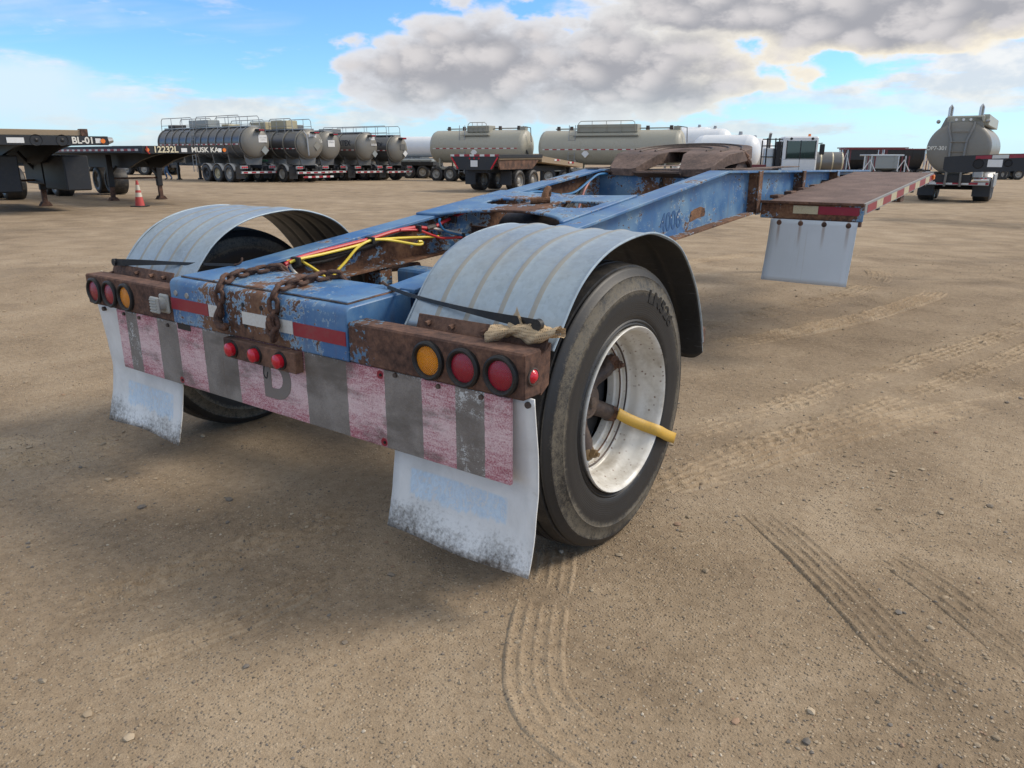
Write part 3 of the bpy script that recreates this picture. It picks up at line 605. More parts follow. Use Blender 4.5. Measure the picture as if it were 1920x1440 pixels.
# bumper tubes with the lamps let into them
for s_ in (-1, 1):
    a, b_ = sorted((s_*(XB+0.002), s_*1.26)); tb = pbox('bumper_tube', mTUBE, (a, 0.002, ZB+0.001), (b_, 0.092, ZT), 0.006)
    for k, xl in enumerate((0.90, 1.04, 1.18)):
        amber = (k == 0); x = s_*xl; lr = 0.047 if amber else 0.046
        pr = [(-0.001, 0)] + [(-0.001-0.011*(1-(r/lr)**2), r) for r in np.linspace(0.004, lr-0.004, 8)][::1] + [(0.002, lr)]
        pr = [(-0.013+0.010*(r/lr)**2, r) for r in np.linspace(0.0, lr, 9)] + [(0.006, lr)]
        ln = part(MB().lathe(pr, 40, 'y', (0, 0, 0)), 'tail_lamp', mLAMB if amber else mLRED)
        ln.location = (x, 0.0, 0.782)
        ring = [(0.004, lr-0.002), (-0.006, lr-0.001), (-0.013, lr+0.004), (-0.014, lr+0.009), (-0.009, lr+0.015), (0.003, lr+0.016)]
        part(MB().lathe(ring, 40, 'y'), 'rubber_grommet', mBLACK, ln)
# marker on the right-hand end cap
mk = part(MB().lathe([(0.015-0.010*(r/0.020)**2, r) for r in np.linspace(0, 0.020, 6)] + [(0.0, 0.021)], 28, 'x'), 'side_marker_lamp', mLRED2); mk.location = (1.2602, 0.044, 0.783)
part(MB().lathe([(0.0, 0.020), (0.006, 0.022), (0.005, 0.026), (-0.001, 0.027)], 28, 'x'), 'rubber_grommet', mDRUM, mk)
part(MB().prism([(0.10, 0.71), (0.14, 0.735), (0.15, 0.86), (0.13, 0.845), (0.094, 0.83)], 'x', 1.235, 1.252), 'gusset_plate', mTUBE)
part(MB().prism([(0.10, 0.71), (0.14, 0.735), (0.15, 0.86), (0.094, 0.845)], 'x', -1.252, -1.235), 'gusset_plate', mTUBE)
# grey socket on the left tube
pk = pbox('trailer_socket', mGREYP, (-0.612, -0.012, 0.752), (-0.545, 0.003, 0.832), 0.006)
part(MB().cyl((-0.580, -0.012, 0.792), (-0.580, -0.040, 0.792), 0.028, 0.026, 20), 'socket_barrel', mGREYP, pk)
pbox('socket_lid', mGREYP, (-0.613, -0.052, 0.757), (-0.550, -0.039, 0.826), 0.005, pk)
for k in range(5): pbox('lid_rib', mGREYP, (-0.608, -0.0555, 0.763+k*0.012), (-0.560, -0.0515, 0.769+k*0.012), 0.001, pk)
# lamp bar under the box
lb = pbox('lamp_bar', mRUST, (-0.145, -0.030, 0.637), (0.285, 0.008, 0.7145), 0.004)
for x in (-0.086, 0.060, 0.204):
    ln = part(MB().lathe([(-0.030+0.008*(r/0.025)**2, r) for r in np.linspace(0, 0.025, 6)] + [(-0.018, 0.0255), (0.0, 0.0255)], 30, 'y'), 'marker_lamp', mLRED2); ln.location = (x, -0.030, 0.676)
    part(MB().lathe([(0.0, 0.0255), (-0.006, 0.027), (-0.006, 0.033), (0.002, 0.035)], 30, 'y'), 'rubber_grommet', mBLACK, ln)
part(MB().tube(spline([(0.075, -0.01, 0.637), (0.072, -0.014, 0.60), (0.085, -0.012, 0.585), (0.092, -0.01, 0.61)], 6), 0.0022, 6), 'loose_wire', mBLACK, lb)
# faded striped board
bd = part(MB().box((-1.03, 0.010, 0.440), (1.206, 0.024, 0.7145), 0.002), 'warning_board', mBOARD, None, 30)
text('D', 0.21, mFADE, None, frame((0.115, 0.0092, 0.575), (1,0,0), (0,0,1)), 'painted_letter', 0.0006, 0.012, 1.05).parent = bd
for x, z in ((-0.96,0.700), (-0.83,0.698), (-0.60,0.695), (0.745,0.706), (0.93,0.702), (1.10,0.700)):
    part(MB().cyl((x, 0.002, z), (x, 0.011, z), 0.0075, 0.0085, 10), 'bolt', mDRUM, bd)
for x, z in ((-0.545, 0.462), (0.672, 0.695), (0.676, 0.458)):
    part(MB().lathe([(0.0, 0.0), (-0.001, 0.014), (0.002, 0.016)], 16, 'y', (x, 0.0096, z)), 'rust_ring', mTAPER, bd); part(MB().cyl((x+0.004, 0.0055, z), (x+0.004, 0.011, z), 0.005, 0.006, 8), 'bolt', mTLET, bd)
pbox('slot', mTLET, (-0.525, 0.0088, 0.690), (-0.43, 0.012, 0.7145), 0.0, bd)
# mud flaps: limp sheets with a curl towards the rear at the bottom
def mudflap(x0, x1, mat, ztop=0.7155):
    zs = np.linspace(ztop, 0.135, 26); xs = np.linspace(x0, x1, 16); rows = []
    for z in zs:
        t = (ztop-z)/(ztop-0.135); y0 = np.interp(z, [0.135, 0.20, 0.265, 0.40, 0.54, 0.71, 0.90], [0.014, 0.036, 0.054, 0.072, 0.066, 0.046, 0.046])
        rows.append([(x, y0 + 0.010*math.sin((x-x0)*5.0)*t + 0.004*math.sin(z*17+x*9)*t, z + 0.006*math.sin(x*11)*(t**3)) for x in xs])
    o = part(MB().grid(rows), 'mud_flap', mat, None, 60); md = o.modifiers.new('s', 'SOLIDIFY'); md.thickness = 0.005; md.offset = -1; return o
fr = mudflap(0.665, 1.268, mFLAPR); fl = mudflap(-1.268, -0.655, mFLAPL)
for x in (0.70, 1.247): part(MB().cyl((x, 0.036, 0.695), (x, 0.048, 0.695), 0.010, 0.011, 12), 'bolt', mDRUM, fr)
part(MB().cyl((-1.20, 0.030, 0.690), (-1.20, 0.048, 0.690), 0.010, 0.011, 12), 'bolt', mDRUM, fl)
# fenders
FP = spline([(0.155,0.835,0), (0.30,1.005,0), (0.474,1.096,0), (0.70,1.130,0), (0.86,1.113,0), (1.03,1.045,0), (1.18,0.895,0), (1.27,0.734,0), (1.325,0.555,0)], 9)
def fender(s_):
    x0, x1 = (0.655, 1.255); us = np.linspace(0, 1, 61); beads = (0.20, 0.40, 0.60, 0.80); hw = 0.024
    mb = MB(); N = len(FP); rows = []
    for i, q in enumerate(FP):
        t = (FP[min(i+1, N-1)] - FP[max(i-1, 0)]).normalized(); nrm = Vector((-t.y, t.x, 0)); e = min(1, min(i, N-1-i)/5.0); r = []
        for u in us:
            hgt = sum(0.0055*max(0, math.cos((u-c)/hw*PI/2))**0.7 if abs(u-c) < hw else 0 for c in beads)*e
            dent = 0.004*math.sin(u*7+i*0.11)*math.sin(i*0.13+u*3)
            p = q + nrm*(hgt+dent)
            if i > N-5 and u > 0.90: p = p + (FP[N-6]-q)*0.35*((u-0.90)/0.10)**2*((i-(N-5))/4.0)
            r.append((s_*(x0+(x1-x0)*u), p.x, p.y))
        rows.append(r)
    m = len(us); V = [p for r in rows for p in r]; F = []; mi = []
    for i in range(N-1):
        for k in range(m-1):
            uc = (us[k]+us[k+1])/2; F.append((i*m+k, i*m+k+1, (i+1)*m+k+1, (i+1)*m+k) if s_ < 0 else (i*m+k, (i+1)*m+k, (i+1)*m+k+1, i*m+k+1))
            mi.append(1 if any(abs(uc-c) < hw for c in beads) else 0)
    mb.v = V; mb.f = F; mb.mi = mi
    me = bpy.data.meshes.new('fender'); me.from_pydata(V, [], F)
    for mm in (mGALV, mGALVR, mGALVSHADE, mGALVSHADE): me.materials.append(mm)
    me.polygons.foreach_set('material_index', mi); me.shade_smooth()
    bm = bmesh.new(); bm.from_mesh(me)
    bm.normal_update(); c = [f for f in bm.faces if abs(f.calc_center_median().y-0.7) < 0.05]
    if sum(f.normal.z for f in c) < 0: bmesh.ops.reverse_faces(bm, faces=bm.faces)
    bm.to_mesh(me); bm.free()
    o = bpy.data.objects.new('fender', me); COL.objects.link(o); P(o).parent = TR; P(o)
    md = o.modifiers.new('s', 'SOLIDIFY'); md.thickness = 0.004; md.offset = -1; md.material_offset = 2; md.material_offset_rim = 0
    for x in (x0, x1):
        j = [q for i, q in enumerate(FP) if i < N-4 or x == x0]
        part(MB().tube([(s_*x, q.x, q.y-0.001) for q in j], 0.0045, 8), 'rolled_edge', mGALV, o)
    part(MB().cyl((s_*1.15, 1.29, 0.68), (s_*1.15, 1.315, 0.69), 0.016, 0.014, 6), 'bolt', mRUST, o)
    return o
fR = fender(1); fL = fender(-1)
for s_ in (1, -1):
    a, b_ = sorted((s_*0.735, s_*1.25)); T1 = Matrix.Translation((0, 0.118, 0.83)) @ Matrix.Rotation(-0.35, 4, 'X')
    bp = pbox('fender_mount_plate', mRUST, (a, 0, 0), (b_, 0.008, 0.062), 0.002, None, T1)
    for x in (0.79, 0.89, 1.02): part(MB().cyl((s_*x, 0.112, 0.862), (s_*x, 0.135, 0.867), 0.009, 0.008, 6), 'bolt', mRUST, bp)
    pbox('fender_bracket', mRUST, (s_*1.11, 1.36, 0.585), (s_*1.20, 1.47, 0.665), 0.008)
    part(MB().tube([(s_*0.45, 1.40, 0.80), (s_*0.8, 1.40, 0.75), (s_*1.14, 1.385, 0.66)], 0.022, 8), 'fender_bracket_arm', mRUST)

# wheel: rim (deep dish) with tyre, hub and clamps as its pieces.  local origin = wheel centre at the outer flange plane
def make_wheel():
    rim = MB().lathe([(0.004,0.298), (0.006,0.301), (0.003,0.304), (-0.004,0.304), (-0.008,0.300), (-0.02,0.296)], 96, 'x')
    rim.lathe([(0.004,0.298), (-0.002,0.291), (-0.012,0.286), (-0.045,0.283), (-0.062,0.277), (-0.072,0.270), (-0.084,0.264), (-0.100,0.262), (-0.122,0.262), (-0.129,0.258), (-0.133,0.246), (-0.136,0.240), (-0.147,0.238), (-0.150,0.229), (-0.168,0.225), (-0.172,0.213), (-0.198,0.210)], 96, 'x')
    r = rim.build('wheel', mRIM, TR, True, 50); r.location = (1.249, 0.6575, 0.51); r.matrix_parent_inverse = Matrix.Translation(-TR_OFF)
    half = [(-0.022,0.296), (-0.012,0.303), (-0.008,0.309), (-0.011,0.315), (-0.005,0.321), (-0.009,0.327), (-0.004,0.334), (-0.003,0.350), (0.001,0.380), (0.003,0.405), (0.001,0.425), (0.003,0.430), (-0.001,0.436), (-0.006,0.456), (-0.010,0.472), (-0.009,0.478), (-0.015,0.486), (-0.022,0.499), (-0.027,0.507), (-0.031,0.508), (-0.033,0.500), (-0.037,0.500), (-0.039,0.5135), (-0.052,0.517), (-0.086,0.520), (-0.0875,0.506), (-0.0965,0.506), (-0.098,0.5215), (-0.126,0.523), (-0.1275,0.509), (-0.1365,0.509), (-0.138,0.5235)]
    c = -0.141; full = half + [(2*c-a, b_) for a, b_ in reversed(half)]
    ns = len([1 for a, b_ in half if a > -0.030])
    mb = MB(); n = 160; m = len(full); V = []; F = []; mi = []
    for i in range(n):
        a = 2*PI*i/n; ca, sa = math.cos(a), math.sin(a)
        for t, q in full:
            z = q*sa; f_ = 0.0
            if z < -0.509: f_ = (-0.509-z)
            bulge = 0.10*max(0.0, (-z-0.40)/0.12)*0.08*(1 if q < 0.50 else 0.3)
            V.append((t + (bulge if t > c else -bulge), q*ca, max(z, -0.5095)))
    for i in range(n):
        j = (i+1) % n
        for k in range(m-1):
            F.append((i*m+k, i*m+k+1, j*m+k+1, j*m+k)); mi.append(0 if (k < ns-1 or k > m-ns-1) else 1)
    mb.v = V; mb.f = F; mb.mi = mi; ty = mb.build('tyre', [mTYRE, mTREAD], r, True, 45)
    def wp(q0, txt_a, rad, flip=False):
        def f(v):
            a = txt_a - v.x/rad; q = rad + v.y; return Vector((q0 + v.z, q*math.cos(a), q*math.sin(a)))
        return f
    # angle measured from +y (forward) towards +z; the maker's code sits upper right
    text('LM526', 0.066, mTLET, r, None, 'tyre_lettering', 0.0012, 0.0008, 1.35, wp(0.0032, math.radians(56), 0.412))
    # drum, hub and spokes
    part(MB().lathe([(-0.215,0.0), (-0.213,0.212), (-0.30,0.22)], 48, 'x'), 'brake_drum', mDARK2, r); part(MB().tube([(-0.1335, 0.2455*math.cos(a), 0.2455*math.sin(a)) for a in np.linspace(0, 2*PI, 73)[:-1]], 0.0042, 6, True), 'seam_ring', mDRUM, r); part(MB().tube([(-0.152, 0.2285*math.cos(a), 0.2285*math.sin(a)) for a in np.linspace(0, 2*PI, 73)[:-1]], 0.003, 6, True), 'seam_ring', mRUST, r)
    hub = MB().lathe([(-0.135,0.0), (-0.137,0.018), (-0.140,0.020), (-0.146,0.021), (-0.148,0.046), (-0.152,0.050), (-0.152,0.062), (-0.158,0.066), (-0.19,0.070), (-0.235,0.085)], 40, 'x')
    part(hub, 'hub_cap', mDRUM, r)
    for k, ang in enumerate((34, -28, -90, -152, 146, 94)):
        a = math.radians(ang); dy, dz = math.cos(a), math.sin(a)
        sp = MB().tube([(-0.215, dy*0.05, dz*0.05), (-0.20, dy*0.11, dz*0.11), (-0.170, dy*0.165, dz*0.165), (-0.172, dy*0.205, dz*0.205)], [0.045, 0.034, 0.030, 0.034], 12)
        part(sp, 'spoke', mDRUM, r)
        cl = MB().tube([(-0.180, dy*0.203, dz*0.203), (-0.150, dy*0.203, dz*0.203), (-0.140, dy*0.202, dz*0.202)], [0.034, 0.032, 0.024], 8); cl.cyl((-0.155, dy*0.20, dz*0.20), (-0.120, dy*0.20, dz*0.20), 0.018, 0.017, 6); cl.cyl((-0.12, dy*0.20, dz*0.20), (-0.108, dy*0.20, dz*0.20), 0.009, 0.009, 8)
        part(cl, 'rim_clamp', mBRASS if k == 2 else mRUST, r, 30)
    return r
wh = make_wheel()
wl = copy_tree(wh, TR); wl.location = (-1.249, 0.6575, 0.51); wl.rotation_euler = (0, 0, PI); wl.matrix_parent_inverse = Matrix.Translation(-TR_OFF)
# yellow strip fixed under a clamp nut, reaching across the rim
ys = spline([(1.134,0.808,0.432), (1.160,0.832,0.410), (1.210,0.873,0.380), (1.263,0.908,0.357), (1.269,0.97,0.322), (1.269,1.053,0.283)], 6)
rows = [[(q.x+0.006*k_*0, q.y + 0.0105*k_, q.z + 0.0195*k_) for k_ in (-1, 0, 1)] for q in ys]
o = part(MB().grid(rows), 'indicator_strip', mYSTR, wh, 60); o.matrix_parent_inverse = Matrix.Translation((-1.249, -0.6575, -0.51))
md = o.modifiers.new('s', 'SOLIDIFY'); md.thickness = 0.0015
# axle, springs, drum under the cross plate
part(MB().cyl((-0.98, 0.6575, 0.51), (0.98, 0.6575, 0.51), 0.065, 0.065, 20), 'axle', mDARK)
for s_ in (-1, 1):
    rows = []
    part(MB().prism([(0.18,0.66),(0.35,0.575),(0.66,0.548),(0.97,0.575),(1.14,0.66),(1.12,0.70),(0.97,0.64),(0.66,0.622),(0.35,0.64),(0.20,0.70)], 'x', s_*0.43, s_*0.53), 'leaf_spring', mDARK)
    pbox('spring_hanger', mRAILI, (s_*0.42, 0.14, 0.66), (s_*0.54, 0.22, 0.775), 0.004); pbox('spring_hanger', mRAILI, (s_*0.42, 1.08, 0.66), (s_*0.54, 1.17, 0.815), 0.004)

# main rails: tapered I-beams rising to the neck
KY = 3.31
def zt(y): return 0.883 + 0.121*y if y < KY else 1.2835 - 0.0155*(y-KY)
def zb(y): return 0.760 + 0.0556*y if y < 3.85 else 0.974 + (y-3.85)*-0.004
YS = [0.315] + list(np.linspace(0.5, 3.2, 10)) + [KY, 3.85, 5.0, 6.2, 7.4]
for s_ in (-1, 1):
    web = MB(); rows = [[(s_*0.474, y, zb(y)+0.012) for y in YS], [(s_*0.474, y, zt(y)-0.014) for y in YS]]
    V = []; F = []
    for x in (0.474, 0.486):
        for y in YS: V += [(s_*x, y, zb(y)+0.010), (s_*x, y, zt(y)-0.012)]
    n = len(YS)
    for k in range(2):
        for i in range(n-1): F.append((k*2*n+2*i, k*2*n+2*i+1, k*2*n+2*i+3, k*2*n+2*i+2))
    web.add(V, F); wb = part(web, 'frame_rail_web', mRAIL if s_ > 0 else mRAILI)
    def flange(name, f0, f1, x0, x1, mat, ys=YS):
        V = []; F = []; n = len(ys)
        for y in ys: V += [(s_*x0, y, f0(y)), (s_*x1, y, f0(y)), (s_*x1, y, f1(y)), (s_*x0, y, f1(y))]
        for i in range(n-1):
            for k in range(4): F.append((4*i+k, 4*i+(k+1) % 4, 4*i+4+(k+1) % 4, 4*i+4+k))
        F += [(0,1,2,3), (4*n-4,4*n-3,4*n-2,4*n-1)]
        o = part(MB().add(V, F), name, mat); bv = o.modifiers.new('b', 'BEVEL'); bv.width = 0.0025; bv.segments = 1; bv.limit_method = 'ANGLE'; return o
    flange('top_flange', zt, lambda y: zt(y)-0.016, 0.41, 0.55, mRAIL); flange('bottom_flange', lambda y: zb(y)+0.014, zb, 0.41, 0.55, mRAILI)
    for y in (3.86, 4.92, 6.0): 
        pbox('stiffener', mRAILI, (s_*0.4865, y, zb(y)+0.0145), (s_*0.548, y+0.014, zt(y)-0.0165), 0.001)
        pbox('stiffener_strap', mRAILI, (s_*0.5515, y-0.002, zb(y)-0.006), (s_*0.563, y+0.075, zt(y)-0.003), 0.002)
# number and bare patch on the right rail
sl_ = (0, 1, 0.064)
text('4006', 0.150, mNUM, wb, frame((0.4875, 2.590, 1.003), sl_, (0, -0.10, 1)), 'painted_number', 0.0007, 0.003, 0.95)
pts = [(2.86,0.985),(2.885,0.983),(2.97,0.998),(3.09,1.006),(3.10,1.03),(3.085,1.055),(3.02,1.068),(2.93,1.058),(2.875,1.045),(2.862,1.01)]
part(MB().prism(pts, 'x', 0.4861, 0.4885), 'rust_patch', mRUSTO, wb)
for y, z in ((2.875, 1.02), (3.082, 1.033)): part(MB().cyl((0.4882, y, z), (0.4895, y, z), 0.008, 0.008, 8), 'hole', mTLET, wb)
for k in range(26):   # paint flaked off round the number
    y = random.gauss(2.62, 0.10); z = 1.0+(y-2.585)*0.064 + random.gauss(0.01, 0.035); r = 0.003+0.006*random.random()**2
    pp = [(y+r*(0.6+0.6*random.random())*math.cos(a), z+r*1.3*(0.6+0.6*random.random())*math.sin(a)) for a in np.linspace(0, 2*PI, 8)[:-1]]
    if k < 5: part(MB().prism(pp, 'x', 0.4877, 0.4886), 'paint_fleck', mTAPEW, wb)
# cross plate with two slots over the drum
def plate():
    nx_, ny_ = 64, 34; V = []; F = []; idx = {}
    def inh(x, y):
        for cx, cy, a, b_, sk in ((-0.23, 1.93, 0.135, 0.095, 0.0), (0.23, 1.93, 0.135, 0.095, 0.0)):
            dx = (x-cx)/a; dy = (y-cy)/b_
            if abs(dx)**3.2 + abs(dy)**2.6 < 1: return True
        return False
    for j in range(ny_+1):
        for i in range(nx_+1):
            u = i/nx_; t = j/ny_; x = -0.548+0.966*u; mid = max(0, 1-(x/0.40)**2)
            y0 = 1.50 + 0.19*mid**0.7; y1 = 2.28 - 0.07*mid**0.6; y = y0+(y1-y0)*t
            V.append((x, y, zt(y)+0.011))
    for j in range(ny_):
        for i in range(nx_):
            q = (j*(nx_+1)+i, j*(nx_+1)+i+1, (j+1)*(nx_+1)+i+1, (j+1)*(nx_+1)+i); c = sum((Vector(V[k]) for k in q), Vector())/4
            if not inh(c.x, c.y): F.append(q)
    o = part(MB().add(V, F), 'cross_plate', mBOX); md = o.modifiers.new('s', 'SOLIDIFY'); md.thickness = 0.012; md.offset = -1; return o
cp = plate()
hk = spline([(0.02,1.93,zt(1.93)+0.012), (0.02,1.945,zt(1.93)+0.055), (0.015,1.975,zt(1.93)+0.085), (0.005,2.005,zt(1.93)+0.075), (0.0,2.01,zt(1.93)+0.045)], 6)
part(MB().tube(hk, [0.020]*8+[0.018]*8+[0.014]*(len(hk)-16), 10), 'lifting_hook', mRUSTO); part(MB().tube([(-0.04,1.885,zt(1.9)+0.026), (0.05,1.95,zt(1.95)+0.028)], 0.017, 10), 'hook_shank', mRUSTO, cp)
part(MB().lathe([(-0.30,0.0), (-0.30,0.10), (-0.285,0.19), (-0.26,0.205), (0.26,0.205), (0.285,0.19), (0.30,0.10), (0.30,0.0)], 48, 'x', (0.08, 1.95, 0.885)), 'air_tank', mDRUM)
part(MB().cyl((-0.225,1.86,0.97), (-0.28,1.86,0.97), 0.018, 0.018, 6), 'tank_fitting', mRUST); pbox('tank_bracket', mRUST, (-0.40,1.80,0.90), (-0.24,1.83,0.99), 0.003)
pbox('cross_member', mRAIL, (-0.405, 1.18, 0.715), (0.405, 1.34, 0.815), 0.012); pbox('cross_member', mRAILI, (-0.405, 2.75, 0.90), (0.405, 2.80, 1.02), 0.006)
# neck bulkhead and cross members
def bulk(y, z0, z1, mat): return pbox('bulkhead', mat, (-0.473, y, z0), (0.473, y+0.014, z1), 0.0)
bk = bulk(3.40, 0.955, 1.245, mBOX); bulk(4.9, 0.98, 1.23, mRAIL); bulk(7.38, 0.97, 1.21, mRAIL)
part(MB().prism([(3.33,0.955),(3.42,0.955),(3.42,1.16),(3.40,1.22),(3.36,1.23),(3.33,1.20)], 'x', 0.20, 0.214), 'bulkhead_rib', mRAILI); part(MB().prism([(3.33,0.955),(3.42,0.955),(3.42,1.16),(3.40,1.22),(3.36,1.23),(3.33,1.20)], 'x', 0.30, 0.314), 'bulkhead_rib', mRAILI)
for k in range(7):
    z = 1.205-k*0.030; n_ = 14; pth = [(0.012*math.cos(a)*(1 if k % 2 else 0.15)+0.03, 3.385+0.012*math.cos(a)*(0.15 if k % 2 else 1), z+0.021*math.sin(a)) for a in np.linspace(0, 2*PI, n_+1)[:-1]]
    part(MB().tube(pth, 0.0042, 6, True), 'hanging_link', mDRUM, bk)
pbox('neck_top_plate', mFIFTH, (-0.409, 3.36, 1.262), (0.409, 4.75, 1.272), 0.001)
# support jack under the neck, hidden behind the deck flap
for s_ in (-1, 1):
    part(MB().cyl((s_*0.30-0.12, 8.05, 0.03), (s_*0.30-0.12, 8.05, 1.10), 0.055, 0.055, 12), 'support_leg', mDARK); pbox('support_foot', mDARK, (s_*0.30-0.24, 7.92, 0.0), (s_*0.30, 8.18, 0.03), 0.004)
pbox('support_beam', mDARK, (-0.50, 7.30, 1.09), (0.28, 8.12, 1.17), 0.004)

# fifth wheel: horseshoe plate, tilted rear-down
def fifth():
    root = bpy.data.objects.new('fifth_wheel', None)
    CY = 3.80
    def inside(x, y):   # plan view, y up = forward, throat open to the rear
        r = math.hypot(x, y)
        if y > -0.06: ok = abs(x)**2.6/0.47**2.6 + max(0, y)**2.6/0.42**2.6 < 1
        else: ok = abs(x) < 0.47 + 0.30*(y+0.06)*0.55 and y > -0.62
        th = 0.058 + (0.26*max(0, -y-0.02)**1.15)
        if y < 0.10 and abs(x) < (th if y < 0 else math.sqrt(max(0, 0.058**2 - y*y*0.3))): ok = False
        return ok
    outl = []
    for a in np.linspace(-0.05, PI+0.05, 44): 
        ca, sa = math.cos(a), math.sin(a); k = (abs(ca/0.47)**2.6 + abs(sa/0.42)**2.6)**(-1/2.6); outl.append((k*ca, max(k*sa, -0.02)))
    left = [(-0.455,-0.14), (-0.385,-0.42), (-0.355,-0.45), (-0.195,-0.46), (-0.165,-0.44)]
    thr = [(-0.145,-0.37), (-0.10,-0.23), (-0.070,-0.10), (-0.058,0.0)] + [(0.058*math.cos(a), 0.02+0.075*math.sin(a)) for a in np.linspace(PI, 0, 12)] + [(0.058,0.0), (0.070,-0.10), (0.10,-0.23), (0.145,-0.37)]
    right = [(0.165,-0.44), (0.195,-0.46), (0.355,-0.45), (0.385,-0.42), (0.455,-0.14)]
    poly = outl + left + thr + right
    def zc(x, y): 
        return -0.30*max(0, -y-0.22)
    bm = bmesh.new(); vs = [bm.verts.new((x, y, 0)) for x, y in poly]; f = bm.faces.new(vs); bmesh.ops.triangulate(bm, faces=[f])
    for yy in (-0.22, -0.26, -0.31, -0.36): bmesh.ops.bisect_plane(bm, geom=bm.verts[:]+bm.edges[:]+bm.faces[:], plane_co=(0, yy, 0), plane_no=(0, 1, 0))
    for v in bm.verts: v.co.z = zc(v.co.x, v.co.y)
    ext = bmesh.ops.extrude_face_region(bm, geom=bm.faces[:]); 
    for v in [e for e in ext['geom'] if isinstance(e, bmesh.types.BMVert)]: v.co.z -= 0.075 - 0.11*max(0, -v.co.y-0.22)
    bmesh.ops.recalc_face_normals(bm, faces=bm.faces)
    me = bpy.data.meshes.new('fifth_wheel'); bm.to_mesh(me); bm.free(); me.materials.append(mFIFTH); me.shade_smooth(); me.set_sharp_from_angle(angle=0.5)
    o = bpy.data.objects.new('fifth_wheel', me); COL.objects.link(o); o.parent = TR; o.matrix_parent_inverse = Matrix.Translation(-TR_OFF)
    o.location = (0.0, CY, 1.412); o.rotation_euler = (math.radians(6.8), 0, 0)
    bv = o.modifiers.new('b', 'BEVEL'); bv.width = 0.006; bv.segments = 2; bv.limit_method = 'ANGLE'; bv.angle_limit = 0.7
    for rr, a0, a1 in ((0.20, -0.3, PI+0.3), (0.31, -0.25, PI+0.25), (0.40, 0.1, PI-0.1)):      # grease grooves: raised tubes, recess shade put into their dark colour
        part(MB().tube([(rr*1.05*math.cos(a), rr*math.sin(a), 0.0012) for a in np.linspace(a0, a1, 40)], 0.0085, 6), 'grease_groove', mDRUM, o)
    for x in (-0.43, 0.43): part(MB().tube([(x*0.97, -0.12, -0.05), (x*1.0, 0.02, -0.06), (x*0.97, 0.16, -0.05)], [0.03, 0.042, 0.03], 10), 'pivot_boss', mFIFTH, o)
    for s_ in (-1, 1):
        part(MB().prism([(3.70,1.285),(4.04,1.285),(4.02,1.31),(3.94,1.33),(3.92,1.355),(3.82,1.355),(3.80,1.33),(3.72,1.31)], 'x', s_*0.36, s_*0.44), 'fifth_wheel_bracket', mFIFTH)
    part(MB().tube([(0.43,3.78,1.37), (0.455,3.86,1.355), (0.45,3.93,1.33), (0.44,3.97,1.30)], 0.022, 8), 'release_handle', mRUST)
    part(MB().tube([(0.455,3.78,1.40), (0.465,3.85,1.37)], 0.016, 8), 'release_pin', mRUST)
    part(MB().prism([(3.30,1.262),(3.75,1.262),(3.70,1.235),(3.42,1.225),(3.34,1.24)], 'x', -0.15, 0.20), 'guide_ramp', mDRUM)
    return o
fifth()
pbox('slide_rail', mFIFTH, (-0.53, 3.28, 1.2865), (-0.42, 4.9, 1.2935), 0.002); pbox('slide_rail', mFIFTH, (0.42, 3.42, 1.2845), (0.53, 4.9, 1.2925), 0.002)

